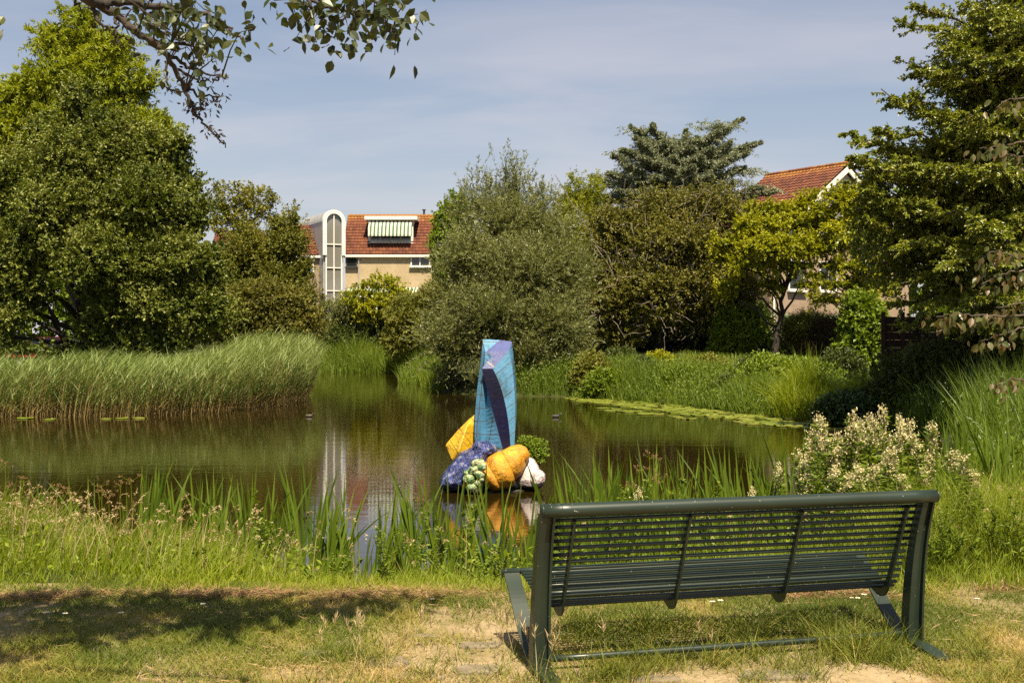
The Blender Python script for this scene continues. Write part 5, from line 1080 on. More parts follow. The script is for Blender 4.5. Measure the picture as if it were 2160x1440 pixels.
# brown sedge heads over the left grass
mb = MB()
for px, py in ((10, 980), (50, 1010), (15, 1025), (120, 1025), (135, 1030), (115, 1050), (80, 1050), (205, 1020), (215, 1030), (230, 1045), (295, 1060), (345, 1070), (255, 1020), (275, 1010), (1380, 1000), (1345, 985), (1370, 960), (1330, 1020), (1400, 1010), (880, 1050), (145, 1040)):
    Y = rng.uniform(10.2, 11.3); tip = at(px, py, Y); b0 = np.array((tip[0] + rng.normal() * .08, Y, gz1(tip[0], Y)))
    limb(mb, b0, tip, .004, .002, .01, 6, 0, 4)
    for q in range(7):
        c = tip + rng.normal(size=3) * (.035, .02, .022); limb(mb, tip - (0, 0, .03), c, .0015, .001, .02, 2, 0, 3)
        k = 14; stamp(mb, LEAF, c + rng.normal(size=(k, 3)) * .006, rng.normal(size=(k, 3)), rng.normal(size=(k, 3)), .013, .006, rng.uniform(0, 1, k), 1)
o_ = mb.build('club_rush', [G_BANK, leaf_mat('brown_rush_head', [(0.14, 0.07, 0.03), (0.24, 0.13, 0.06), (0.32, 0.2, 0.1)], .2, .7)])
tag(o_, 'thin rushes with brown tufted heads above the near bank grass', 'rush', kind='stuff')

# lily pads
PAD = leaf_mat('lily_pad_leaf', [(0.080, 0.119, 0.010), (0.136, 0.168, 0.016), (0.216, 0.226, 0.040)], 0.08, 0.32, 0.6)
def pad_proto(r):
    n = 16; a = np.linspace(.22, 2 * math.pi - .22, n); rr = r * (1 + rng.normal(size=n) * .03)
    V = np.vstack([[(0.15 * r, 0, .012)], np.stack([np.cos(a) * rr, np.sin(a) * rr * .9, .012 + rng.uniform(0, .02, n) * (rng.uniform(0, 1, n) < .4)], -1), np.stack([np.cos(a) * rr, np.sin(a) * rr * .9, a * 0 - .004], -1)])
    j = np.arange(n - 1)
    mb = MB(); mb.add(V, [np.stack([j * 0, 1 + j, 2 + j], -1), np.stack([1 + n + j, 2 + n + j, 2 + j, 1 + j], -1)], rng.uniform(0, 1)); return mb.build('lily_pad', PAD)
PP = [pad_proto(r) for r in (.15, .19, .22, .17, .2, .13)]; pused = set()
def put_pad(X, Y, lab, s=1.0, tilt=0):
    k = int(rng.integers(6))
    if k not in pused: pused.add(k); p = PP[k]
    else: p = PP[k].copy(); COL.objects.link(p)
    p.location = (X, Y, WZ + .006 + rng.uniform(0, .012)); p.rotation_euler = (tilt, 0, rng.uniform(0, 6.28)); p.scale = (s,) * 3
    tag(p, lab, 'lily pad', 'lily pads floating on the pond')
PB = [(2.0, 45.2), (2.0, 44), (3.1, 40.6), (4.4, 37.3), (5.4, 34), (6.1, 31.6), (7.1, 30), (8.6, 28.6), (9.5, 29.5), (9.3, 31.4), (7.6, 33.7), (5.8, 40.2), (2.9, 45.6)]
for X, Y in poly_sample(PB, 255): put_pad(X, Y, 'flat green lily pad in the dense raft along the right bank', rng.uniform(.85, 1.5))
for X, Y in poly_sample([(3.2, 38.5), (5.0, 33.6), (5.8, 31.6), (4.4, 34.0), (2.6, 38)], 22): put_pad(X, Y, 'flat green lily pad floating loose off the right bank raft', rng.uniform(.8, 1.3))
for X, Y in poly_sample([(6.2, 17.5), (8.2, 22.2), (9.4, 26.5), (7.2, 27), (5.8, 21)], 36): put_pad(X, Y, 'lily pad on the water behind the cream meadowsweet', rng.uniform(.6, 1.1))
for px, py in ((60, 882), (110, 884), (230, 883), (262, 882), (300, 881), (1050, 1000)): Y = F * (CZ - WZ) / (py - HY); put_pad((px - 1080) / F * Y, Y - .2, 'single lily pad drifting close to the left reed bed' if px < 500 else 'single lily pad close to the sculpture', 1.2)
# duckweed film by the inlet end
# two water birds
def bird(px, py, name, label, col, head, s):
    Y = F * (CZ - WZ) / (py - HY); X = (px - 1080) / F * Y
    t = thing(name, (X, Y, WZ), label, 'water bird')
    mb = MB(); P = np.array([(-.20, 0, .10), (-.16, 0, .075), (-.08, 0, .06), (.02, 0, .055), (.10, 0, .065), (.15, 0, .09), (.17, 0, .13), (.175, 0, .165), (.19, 0, .19), (.215, 0, .195), (.24, 0, .185)]) * s
    r = np.array([.01, .04, .075, .09, .075, .048, .030, .028, .036, .032, .012]) * s
    mb.tube(P + (X, Y, WZ), r, 12); mb.build('body', plain(name + '_feathers', col, .7, .3, 12), t, smooth=True)
    mb = MB(); mb.tube(np.array([(.235, 0, .186), (.262, 0, .180), (.285, 0, .176)]) * s + (X, Y, WZ), np.array([.012, .009, .004]) * s, 8); mb.build('beak', plain(name + '_beak', head, .5), t, smooth=True)
    return t
bird(652, 879, 'duck', 'small brown duck swimming beside the end of the reed bed', (.06, .045, .03), (.3, .2, .05), .55)
bird(1172, 880, 'coot', 'small dark coot swimming right of the blue sculpture', (.03, .028, .028), (.6, .55, .5), .6)
# ------------------------------------------------------------------ the sculpture
SY = 18.0; kp = SY / F / 3.5133           # metres per pixel of the 3.51x enlargement used for measuring
def sp(cx, cyp, d=0.0): return np.array(((900 + cx / 3.5133 - 1080) / F * SY, SY + d, CZ - (690 + cyp / 3.5133 - HY) / F * SY))
def weather(t, base, veins=0.0):
    """algae band at the waterline, dirt streaks and thin brown cracks on the painted concrete"""
    c = t.nodes.new('ShaderNodeTexCoord'); s = t.nodes.new('ShaderNodeSeparateXYZ'); t.links.new(c.outputs['Object'], s.inputs[0])
    n = noise_node(t, 7, 5)
    a = t.nodes.new('ShaderNodeMath'); a.operation = 'MULTIPLY_ADD'; t.links.new(n, a.inputs[0]); a.inputs[1].default_value = .30; a.inputs[2].default_value = WZ - .06
    l = t.nodes.new('ShaderNodeMath'); l.operation = 'SUBTRACT'; t.links.new(a.outputs[0], l.inputs[0]); t.links.new(s.outputs[2], l.inputs[1])
    m = t.nodes.new('ShaderNodeMapRange'); m.inputs['From Min'].default_value = -.03; m.inputs['From Max'].default_value = .03; m.inputs['To Max'].default_value = .88; t.links.new(l.outputs[0], m.inputs['Value'])
    x = t.nodes.new('ShaderNodeMix'); x.data_type = 'RGBA'; t.links.new(m.outputs[0], x.inputs['Factor']); t.links.new(base, x.inputs['A']); x.inputs['B'].default_value = (.030, .026, .010, 1); base = x.outputs['Result']
    d = noise_node(t, 4.0, 7, stretch=(1, 1, .35), rough=.7)
    x = t.nodes.new('ShaderNodeMix'); x.data_type = 'RGBA'; x.blend_type = 'MULTIPLY'; x.inputs['Factor'].default_value = 1; t.links.new(base, x.inputs['A']); t.links.new(ramp(t, [(.50, .46, .40, .36), (1, 1, 1, .50), (1.0, .98, .94, .62), (.80, .76, .70, .72)], d), x.inputs['B']); base = x.outputs['Result']
    if veins:
        v = noise_node(t, veins, 4, stretch=(1, 1, 1.8), rough=.6)
        x = t.nodes.new('ShaderNodeMix'); x.data_type = 'RGBA'; t.links.new(ramp(t, [(0, 0, 0, .485), (.9, .9, .9, .497), (.9, .9, .9, .503), (0, 0, 0, .515)], v), x.inputs['Factor']); t.links.new(base, x.inputs['A']); x.inputs['B'].default_value = (.13, .06, .02, 1); base = x.outputs['Result']
    return base
def paint(name, col, col2, lines=None, rough=0.5, bmp=0.35, veins=0.0, crack=(0.09, 0.055, 0.03), sc=7, mot=3.0):
    """weathered paint: mottling, pitted surface; lines = (axis x,y,z weights, spacing) for the mortar seams"""
    m, t, b, o = nodes(name)
    base = ramp(t, [(*col, .32), (*col2, .68)], noise_node(t, mot, 8, rough=.65))
    if lines:
        c = t.nodes.new('ShaderNodeTexCoord'); masks = []
        wob = noise_node(t, 5, 3)
        for (ax, sp_, wd) in lines:
            dp = t.nodes.new('ShaderNodeVectorMath'); dp.operation = 'DOT_PRODUCT'; t.links.new(c.outputs['Object'], dp.inputs[0]); dp.inputs[1].default_value = ax
            s1 = t.nodes.new('ShaderNodeMath'); s1.operation = 'MULTIPLY_ADD'; t.links.new(wob, s1.inputs[0]); s1.inputs[1].default_value = .045; t.links.new(dp.outputs['Value'], s1.inputs[2])
            s2 = t.nodes.new('ShaderNodeMath'); s2.operation = 'DIVIDE'; t.links.new(s1.outputs[0], s2.inputs[0]); s2.inputs[1].default_value = sp_
            s3 = t.nodes.new('ShaderNodeMath'); s3.operation = 'FRACT'; t.links.new(s2.outputs[0], s3.inputs[0])
            s4 = t.nodes.new('ShaderNodeMath'); s4.operation = 'LESS_THAN'; t.links.new(s3.outputs[0], s4.inputs[0]); s4.inputs[1].default_value = wd
            masks.append(s4.outputs[0])
        mk = masks[0]
        for q in masks[1:]:
            mxx = t.nodes.new('ShaderNodeMath'); mxx.operation = 'MAXIMUM'; t.links.new(mk, mxx.inputs[0]); t.links.new(q, mxx.inputs[1]); mk = mxx.outputs[0]
        mu = t.nodes.new('ShaderNodeMix'); mu.data_type = 'RGBA'; t.links.new(mk, mu.inputs['Factor']); t.links.new(base, mu.inputs['A']); mu.inputs['B'].default_value = (*crack, 1); base = mu.outputs['Result']
    base = weather(t, base, veins)
    t.links.new(base, b.inputs['Base Color']); b.inputs['Roughness'].default_value = rough; b.inputs['Specular IOR Level'].default_value = .5
    bump(t, b, noise_node(t, sc * 3, 8, rough=.7), bmp, .03)
    return m
PB_R = paint('light_blue_paint', (0.06, 0.19, 0.33), (0.10, 0.26, 0.42), [((-0.62, 0, 0.78), .17, .05)])
PB_L = paint('teal_blue_paint', (0.05, 0.18, 0.31), (0.085, 0.24, 0.39), [((0, 0, 1.0), .20, .045), ((1, 0.3, -0.12), .21, .04)])
PNAVY = paint('navy_paint', (0.003, 0.002, 0.012), (0.006, 0.005, 0.035), [((0, 0, 1.0), .26, .03)], rough=.28, crack=(.015, .009, .012))
PVIO = paint('violet_paint', (0.055, 0.07, 0.20), (0.08, 0.095, 0.245), [((.7, .5, .7), .6, .03)], crack=(.35, .28, .2))
POR = paint('orange_yellow_paint', (0.48, 0.20, 0.005), (0.63, 0.31, 0.014), bmp=.9, sc=6, veins=3.2, mot=5)
PYE = paint('yellow_paint', (0.50, 0.28, 0.006), (0.60, 0.37, 0.015), [((.8, 0, .6), .23, .035)], bmp=.6, veins=2.5)
m, t, b, o = nodes('chipped_blue_paint'); nn_ = noise_node(t, 9, 8, rough=.72)
t.links.new(weather(t, ramp(t, [(0.006, 0.007, 0.035, .40), (0.022, 0.034, 0.16, .48), (0.040, 0.058, 0.22, .53), (0.22, 0.22, 0.27, .60)], nn_)), b.inputs['Base Color']); b.inputs['Roughness'].default_value = .3; bump(t, b, noise_node(t, 22, 8, rough=.75), 1.0, .03); PBLU = m
m, t, b, o = nodes('mottled_green_paint'); nn_ = noise_node(t, 14, 6, rough=.7)
t.links.new(weather(t, ramp(t, [(0.03, 0.09, 0.025, .38), (0.09, 0.17, 0.05, .47), (0.34, 0.37, 0.22, .54), (0.26, 0.19, 0.08, .66)], nn_)), b.inputs['Base Color']); b.inputs['Roughness'].default_value = .5; bump(t, b, noise_node(t, 40, 6), .7, .02); PGRN = m
m, t, b, o = nodes('weathered_white_pink_paint'); nn_ = noise_node(t, 5, 8, stretch=(1, 1, 2.2), rough=.68)
t.links.new(weather(t, ramp(t, [(0.12, 0.09, 0.08, .30), (0.40, 0.33, 0.33, .46), (0.50, 0.45, 0.44, .7)], nn_)), b.inputs['Base Color']); b.inputs['Roughness'].default_value = .6; bump(t, b, noise_node(t, 18, 8), .8, .03); PWHT = m
WETDARK = plain('wet_dark_concrete', (0.02, 0.018, 0.013), 0.4, 0.3, 6, 0.4)

SC = thing('pond_sculpture', (sp(520, 1180)[0], SY, WZ), 'tall blue twisted column on painted yellow, blue, green and white stones in the pond', 'sculpture')
keys = {'A': ((410, -.15, 305), (476, -.16, 560), (566, -.15, 900)), 'B': ((491, -.13, 305), (582, -.14, 560), (622, -.13, 900)), 'G': ((612, -.07, 172), (654, -.08, 520), (648, -.09, 890)), 'C': ((632, .12, 106), (668, .16, 580), (640, .16, 870)),
        'D': ((540, .20, 95), (540, .22, 560), (540, .2, 870)), 'P': ((411, .20, 88), (371, .2, 560), (362, .16, 870)), 'Q': ((411, .06, 172), (362, -.02, 600), (360, -.06, 880)), 'E': ((437, -.02, 183), (404, -.12, 600), (408, -.15, 890)), 'F': ((485, -.06, 214), (437, -.02, 600), (452, -.06, 900))}
names = list('ABGCDPQEF'); NR = 22
rings = []
for r in range(NR + 1):
    t_ = r / NR; l0, l1, l2 = 2 * (t_ - .5) * (t_ - 1), -4 * t_ * (t_ - 1), 2 * t_ * (t_ - .5)
    rings.append([sp(*(np.array(keys[k][0]) * l0 + np.array(keys[k][1]) * l1 + np.array(keys[k][2]) * l2)[[0, 2, 1]]) for k in names])
rings = np.array(rings)                     # [row, point, xyz]
def strip(k0, k1):
    i0, i1 = names.index(k0), names.index(k1); mb = MB()
    V = np.stack([rings[:, i0], rings[:, i1]], 1).reshape(-1, 3); r = np.arange(NR)
    return mb, V, np.stack([2 * r, 2 * r + 2, 2 * r + 3, 2 * r + 1], -1)
def side(name, pairs, mat):
    mb = MB()
    for k0, k1 in pairs:
        _, V, Fq = strip(k0, k1); mb.add(V, Fq)
    return mb.build(name, mat, SC)
side('light_blue_face', [('B', 'G'), ('G', 'C'), ('C', 'D'), ('D', 'P')], PB_R)
side('navy_face', [('A', 'B')], PNAVY)
side('teal_face', [('P', 'Q'), ('Q', 'E'), ('E', 'F'), ('F', 'A')], PB_L)
t0 = {k: rings[0, i] for i, k in enumerate(names)}
mb = MB(); mb.add(np.array([t0[k] for k in 'ABGCDEF']), np.array([(0, 1, 6), (6, 1, 2), (6, 2, 5), (5, 2, 3), (5, 3, 4)])); mb.build('violet_top', PVIO, SC)
mb = MB(); mb.add(np.array([t0[k] for k in 'EDPQ']), np.array([(0, 1, 2), (0, 2, 3)])); mb.build('blue_top', PB_L, SC)
# faceted yellow stone behind on the left
bm = bmesh.new()
for cx, cyp, d in ((132, 878, .25), (358, 655, .55), (345, 660, .30), (300, 725, .10), (185, 985, .05), (240, 900, -.05), (260, 1010, .05), (400, 900, .55), (420, 1000, .5), (150, 960, .5), (250, 1090, .5), (300, 700, .6), (235, 760, .2), (400, 720, .3), (420, 1120, .3)):
    bm.verts.new(sp(cx, cyp, d - .08))
bmesh.ops.convex_hull(bm, input=bm.verts); bmesh.ops.bevel(bm, geom=[e for e in bm.edges], offset=.015, segments=1, affect='EDGES')
bm.verts.ensure_lookup_table(); bm.verts.index_update()
mb = MB(); V = np.array([v.co[:] for v in bm.verts]); T3 = [[v.index for v in f.verts] for f in bmesh.ops.triangulate(bm, faces=bm.faces[:])['faces']]
mb.add(V, np.array(T3)); mb.build('yellow_stone', PYE, SC); bm.free()
def ico(sub=4):
    bm = bmesh.new(); bmesh.ops.create_icosphere(bm, subdivisions=sub, radius=1); bm.verts.ensure_lookup_table()
    V = np.array([v.co[:] for v in bm.verts]); T = np.array([[v.index for v in f.verts] for f in bm.faces]); bm.free(); return V, T
IV, IT = ico(5); IV3, IT3 = ico(3)
def lump(mb, c, rad, tilt=0, amp=.08, nsc=.5, seed=1, fine=True, m=0, sq=1.0, flat=None):
    V, T = (IV, IT) if fine else (IV3, IT3)
    V = np.sign(V) * np.abs(V) ** sq
    V = V * (1 + amp * (vnoise(V + 7, nsc, seed) - .5)[:, None] * 2 + amp * .4 * (vnoise(V + 3, nsc * .35, seed + 1) - .5)[:, None] * 2) * np.asarray(rad)
    ca, sa = math.cos(tilt), math.sin(tilt); V = np.stack([V[:, 0] * ca - V[:, 2] * sa, V[:, 1], V[:, 0] * sa + V[:, 2] * ca], -1) + c
    mb.add(V, T, .5, m)
# blue boulder
mb = MB(); lump(mb, sp(300, 1035, -.20), (.50, .36, .225), R(40), .14, .6, 4); lump(mb, sp(205, 1120, -.34), (.20, .25, .16), R(10), .16, .5, 8); lump(mb, sp(430, 890, -.22), (.19, .22, .12), R(-12), .14, .5, 9); mb.build('blue_stone', PBLU, SC, smooth=True)
# orange spiral shell
def shell(mb, p0, p1, prof, groove=.05, turns=3.2, n=110, k=72, squash=.92):
    p0, p1 = np.asarray(p0), np.asarray(p1); ax = unit((p1 - p0)[None])[0]; L = np.linalg.norm(p1 - p0)
    A = unit(np.cross(ax, (0, 1.0, 0))[None])[0]; B_ = np.cross(ax, A)
    t = np.linspace(0, 1, n); r = np.interp(t, [q[0] for q in prof], [q[1] for q in prof]); 
    for _ in range(6): r[1:-1] = (r[:-2] + r[1:-1] * 2 + r[2:]) / 4
    th = np.arange(k) / k * 2 * math.pi
    ph = t[:, None] * turns + th[None] / (2 * math.pi)
    fr = ph - np.floor(ph); g = 1 + groove * (np.sin(np.clip(fr, 0, 1) * math.pi) ** .45 - .8)
    rr = r[:, None] * g
    V = p0 + ax * (t * L)[:, None, None] + rr[..., None] * (np.cos(th)[None, :, None] * A + np.sin(th)[None, :, None] * B_ * squash)
    V = V.reshape(-1, 3); V = V + (vnoise(V, .09, 77)[:, None] - .5) * .022 * unit(V - (p0 + p1) / 2)
    i = np.arange(n - 1)[:, None] * k; j = np.arange(k)[None]; jn = (j + 1) % k
    mb.add(V, np.stack([i + j, i + jn, i + k + jn, i + k + j], -1).reshape(-1, 4))
mb = MB(); shell(mb, sp(425, 1150, -.42), sp(742, 880, -.30), [(0, .0), (.03, .13), (.15, .24), (.38, .28), (.62, .235), (.82, .175), (.95, .12), (1, .0)], groove=.15)
lump(mb, sp(305, 1115, -.46), (.055, .14, .165), R(-18), .06, .6, 3)          # rim of the shell's mouth
mb.build('orange_shell', POR, SC, smooth=True)
mb = MB()
for q, (cx, cyp, d, r_) in enumerate([(330, 1085, -.60, .085), (365, 1020, -.58, .075), (400, 970, -.52, .075), (395, 1050, -.62, .07), (345, 1145, -.62, .075), (385, 1115, -.63, .06), (420, 1000, -.60, .06), (315, 1050, -.52, .06), (375, 1165, -.62, .055), (360, 975, -.50, .05), (410, 1090, -.62, .05)]):
    lump(mb, sp(cx, cyp, d - .08), (r_ * 1.1 * rng.uniform(.8, 1.25), r_, r_ * rng.uniform(.75, 1.1)), rng.uniform(-.6, .6), .20, .8, 20 + q)
mb.build('green_stones', PGRN, SC, smooth=True)
mb = MB(); shell(mb, sp(758, 1185, -.25), sp(762, 955, -.15), [(0, .0), (.05, .16), (.25, .205), (.5, .185), (.75, .125), (.93, .075), (1, 0)], groove=.06, turns=1.4); lump(mb, sp(805, 1110, -.25), (.145, .2, .14), R(-20), .16, .6, 14); mb.build('white_stone', PWHT, SC, smooth=True)
mb = MB(); lump(mb, sp(480, 1192, .0), (.68, .45, .06), 0, .05, .5, 31); lump(mb, sp(560, 1000, .1), (.45, .32, .30), 0, .06, .5, 32); mb.build('plinth', WETDARK, SC, smooth=True)
# bush growing on it
c = sp(775, 925, .15); B = np.array([(*sp(770, 900, .15), .16, .14, .10), (*sp(830, 915, .15), .12, .12, .10), (*sp(800, 960, .1), .14, .12, .12), (*sp(720, 880, .2), .08, .08, .06)])
tree('sculpture_bush', 'small leafy bush growing out of the sculpture above the white stone', 'shrub', sp(740, 1010, .15), B, L_GREEN, BARK, 420, .10, 10, .04, .02, r0=.008, shell=.9, twigs=20, up=.5)

# ------------------------------------------------------------------ the bench
m, t, b, o = nodes('dark_green_bench_paint')
n_ = noise_node(t, 3.5, 5); spk = noise_node(t, 75, 2, rough=.5); patch = noise_node(t, 2.2, 3)
ml = t.nodes.new('ShaderNodeMath'); ml.operation = 'MULTIPLY_ADD'; t.links.new(patch, ml.inputs[0]); ml.inputs[1].default_value = .22; t.links.new(spk, ml.inputs[2])
base = ramp(t, [(0.010, 0.0185, 0.0125, .3), (0.0165, 0.028, 0.019, .7)], n_)
mu = t.nodes.new('ShaderNodeMix'); mu.data_type = 'RGBA'; t.links.new(ramp(t, [(0, 0, 0, .85), (1, 1, 1, .89)], ml.outputs[0]), mu.inputs['Factor']); t.links.new(base, mu.inputs['A']); mu.inputs['B'].default_value = (.34, .31, .22, 1)
t.links.new(mu.outputs['Result'], b.inputs['Base Color']); b.inputs['Roughness'].default_value = .38; b.inputs['Specular IOR Level'].default_value = .5
BP = m
B0 = np.array((0.134, 5.79, 0)); th_ = math.atan2(.52, 1.975); U = np.array((math.cos(th_), math.sin(th_), 0)); Vv = np.array((-math.sin(th_), math.cos(th_), 0)); W3 = np.array((0, 0, 1.0))
def bw(u, v, z): return B0 + U * u + Vv * v + W3 * (z + gB)
gB = gz1(1.1, 6.1) - .004
BL = 2.065
bench = thing('park_bench', bw(BL / 2, .2, 0), 'dark green metal bench with slatted back seen from behind, facing the pond', 'bench')
def vz_path(ctrl, n=40):
    c = np.array(ctrl, float); t = np.linspace(0, 1, len(c)); s = np.linspace(0, 1, n); o_ = []
    for q in s:                     # Catmull-Rom
        x = q * (len(c) - 1); i = min(int(x), len(c) - 2); f = x - i
        p0, p1, p2, p3 = c[max(i - 1, 0)], c[i], c[i + 1], c[min(i + 2, len(c) - 1)]
        o_.append(.5 * ((2 * p1) + (-p0 + p2) * f + (2 * p0 - 5 * p1 + 4 * p2 - p3) * f * f + (-p0 + 3 * p1 - 3 * p2 + p3) * f ** 3))
    return np.array(o_)
# top rail
mb = MB(); P = [bw(-.025 + (BL + .07) * k / 16, -.145, .815) for k in range(17)]; mb.tube(P, .034, 18); mb.tube([bw(-.032, -.145, .815), bw(-.026, -.145, .815)], [.030, .0345], 18); mb.tube([bw(BL + .046, -.145, .815), bw(BL + .052, -.145, .815)], [.0345, .030], 18)
mb.tube([bw(.062, -.145, .815), bw(.066, -.145, .815)], .0348, 18)
mb.build('top_rail', BP, bench, smooth=True)
prof = vz_path([(-.118, .775), (-.085, .70), (-.045, .60), (-.005, .50), (.035, .41), (.065, .345), (.105, .305), (.16, .305), (.24, .330), (.34, .360), (.44, .385), (.53, .400)], 160)
seg = np.concatenate([[0], np.cumsum(np.linalg.norm(np.diff(prof, axis=0), axis=1))]); Ltot = seg[-1]
pt = lambda s: np.array([np.interp(s, seg, prof[:, 0]), np.interp(s, seg, prof[:, 1])])
s_back = np.interp(7 * 160 / 11 / 1.02, np.arange(160), seg)
mb = MB(); ns = 25
svals = np.linspace(.012, Ltot - .01, ns)
for k, s in enumerate(svals):
    v, z = pt(s)
    if .285 < z < .330 and .06 < v < .2 and k % 2: continue
    for a, c_ in (((.045, BL - .045),) if True else ()): mb.tube([bw(a + (c_ - a) * q / 10, v, z) for q in range(11)], .0098, 8)
# split at the back/seat turn so that each is its own part
mb_b, mb_s = MB(), MB()
for k, s in enumerate(svals):
    v, z = pt(s); tgt = mb_b if (v < .10) else mb_s
    tgt.tube([bw(.045 + (BL - .09) * q / 10, v, z) for q in range(11)], .0098, 8)
mb_b.build('backrest', BP, bench, smooth=True); mb_s.build('seat', BP, bench, smooth=True)
mb = MB(); mb.tube([bw(-.05 + (BL + .1) * q / 8, .545, .395) for q in range(9)], .0165, 12); mb.build('front_rail', BP, bench, smooth=True)
# bent flat brackets behind the rods
off = np.gradient(prof, axis=0); nrm_ = np.stack([-off[:, 1], off[:, 0]], -1); nrm_ = nrm_ / np.linalg.norm(nrm_, axis=1, keepdims=True)
if nrm_[0, 0] > 0: nrm_ = -nrm_
kk = np.arange(0, 118, 2)
deep = .030 + .018 * np.exp(-((kk - 88) / 14.0) ** 2)
inner = prof[kk] + nrm_[kk] * .006; outer = prof[kk] + nrm_[kk] * (.006 + deep)[:, None]
for u in (.135, .735, 1.345, BL - .115):
    mb = MB(); n = len(kk); V = []
    for du in (-.006, .006):
        for q in (inner, outer): V += [bw(u + du, *p) for p in q]
    i = np.arange(n - 1); mb.add(np.array(V), np.concatenate([np.stack(q, -1) for q in ((i, i + 1, n + i + 1, n + i), (2 * n + i, 3 * n + i, 3 * n + i + 1, 2 * n + i + 1), (n + i, n + i + 1, 3 * n + i + 1, 3 * n + i), (i, 2 * n + i, 2 * n + i + 1, i + 1))]))
    mb.build('bracket', BP, bench)
# end frames: channel post, curved front leg strip with foot
for u0 in (0.0, BL):
    post = vz_path([(.0, .0), (-.012, .20), (-.035, .42), (-.075, .62), (-.135, .80)], 16); tt = np.linspace(0, 1, 16); mb = MB(); w0 = .047 - .012 * tt; dp = .038 - .008 * tt
    def bar(du0, du1, dv0, dv1):
        V = []
        for (a, c_) in ((du0, dv0), (du1, dv0), (du1, dv1), (du0, dv1)):
            V.append([bw(u0 + a[k], p[0] + c_[k], p[1]) for k, p in enumerate(post)])
        V = np.array(V).transpose(1, 0, 2).reshape(-1, 3); i = np.arange(15)[:, None] * 4; j = np.arange(4)[None]; jn = (j + 1) % 4
        mb.add(V, np.stack([i + j, i + jn, i + 4 + jn, i + 4 + j], -1).reshape(-1, 4)); mb.add(V[:4], np.array([(0, 1, 2, 3)])); mb.add(V[-4:], np.array([(0, 3, 2, 1)]))
    bar(-w0, -w0 + .030, -dp, dp); bar(w0 - .012, w0, -dp, dp); bar(-w0 + .030, w0 - .012, -dp * .25, dp * .1)
    mb.build('post', BP, bench)
    leg = vz_path([(.555, .405), (.50, .36), (.40, .285), (.27, .17), (.15, .085), (.03, .040), (-.10, .028), (-.22, .018), (-.30, .004)], 44); mb = MB(); n = len(leg); V = []
    g = np.gradient(leg, axis=0); nn2 = np.stack([-g[:, 1], g[:, 0]], -1) / np.linalg.norm(g, axis=1, keepdims=True)
    for du, sgn in ((-.042, -1), (.042, -1), (.042, 1), (-.042, 1)): V.append([bw(u0 + du, *(leg[k] + nn2[k] * sgn * .0045)) for k in range(n)])
    V = np.array(V).transpose(1, 0, 2).reshape(-1, 3); i = np.arange(n - 1)[:, None] * 4; j = np.arange(4)[None]; jn = (j + 1) % 4
    mb.add(V, np.stack([i + j, i + jn, i + 4 + jn, i + 4 + j], -1).reshape(-1, 4)); mb.add(V[:4], np.array([(0, 1, 2, 3)])); mb.add(V[-4:], np.array([(0, 3, 2, 1)]))
    mb.build('leg', BP, bench)
mb = MB(); mb.tube([bw(.03 + (BL - .06) * q / 8, .02, .062) for q in range(9)], .017, 12); mb.build('ground_bar', BP, bench, smooth=True)

# ------------------------------------------------------------------ trees whose branches hang into the frame
L_NEAR = leaf_mat('pear_leaf', [(0.016, 0.026, 0.005), (0.030, 0.044, 0.008), (0.065, 0.075, 0.014)], 0.25, 0.42, 0.5)
L_COP = leaf_mat('copper_leaf', [(0.040, 0.056, 0.009), (0.070, 0.082, 0.014), (0.095, 0.085, 0.024), (0.13, 0.082, 0.034)], 0.3, 0.42, 0.5)
NT = thing('overhanging_tree', (-3.9, 3.2, 0), 'near tree on the left whose dark leafy branches hang into the top of the picture', 'tree')
tb, lb, kb = MB(), MB(), MB()
T = limb(tb, (-3.9, 3.2, -.1), (-3.6, 3.7, 4.2), .17, .10, .01, 8, 0, 12)
ND = 3.7
BPTS = []
def branch(pts, r0, r1, Y=ND, start=None):
    P = np.array([at(px, py, Y + dy) for px, py, dy in pts])
    if start is not None: P = np.vstack([[start], P])
    n = len(P); P2 = vz3(P, n * 5); tb.tube(P2, np.linspace(r0, r1, len(P2)), 6); BPTS.append(P2); return P2
def vz3(c, n):
    o_ = []
    for q in np.linspace(0, 1, n):
        x = q * (len(c) - 1); i = min(int(x), len(c) - 2); f = x - i
        p0, p1, p2, p3 = c[max(i - 1, 0)], c[i], c[i + 1], c[min(i + 2, len(c) - 1)]
        o_.append(.5 * ((2 * p1) + (-p0 + p2) * f + (2 * p0 - 5 * p1 + 4 * p2 - p3) * f * f + (-p0 + 3 * p1 - 3 * p2 + p3) * f ** 3))
    o_ = np.array(o_); o_[1:-1] += rng.normal(size=o_[1:-1].shape) * .004; return o_
def twig_leaves(px, py, n, sp_=.04, L=.040, W=.025, Y=ND):
    c = at(px, py, Y + rng.normal() * .12); P = c + rng.normal(size=(n, 3)) * sp_
    ax = rng.normal(size=(n, 3)) * .7 + (0, 0, -.6)
    stamp(lb, BIGLEAF, P, ax, rng.normal(size=(n, 3)) * .7 + (0, -.3, .5), L * rng.uniform(.7, 1.15, n), W * rng.uniform(.8, 1.1, n), rng.uniform(0, 1, n))
    A_ = np.concatenate(BPTS); q = A_[np.argmin(((A_ - c) ** 2).sum(1))]
    if np.linalg.norm(q - c) < .5: tb.tube([q, q * .5 + c * .5 + (0, 0, .015), c, c + (P[0] - c) * .7], [.003, .0022, .0017, .0012], 4)
main = branch([(40, -170, -.5), (165, -20, -.15), (215, 12, 0), (262, 45, 0), (300, 75, 0), (338, 100, 0), (365, 140, .02), (388, 185, .03), (410, 235, .03), (435, 268, .03), (476, 312, .04)], .020, .0022, start=T[-1])
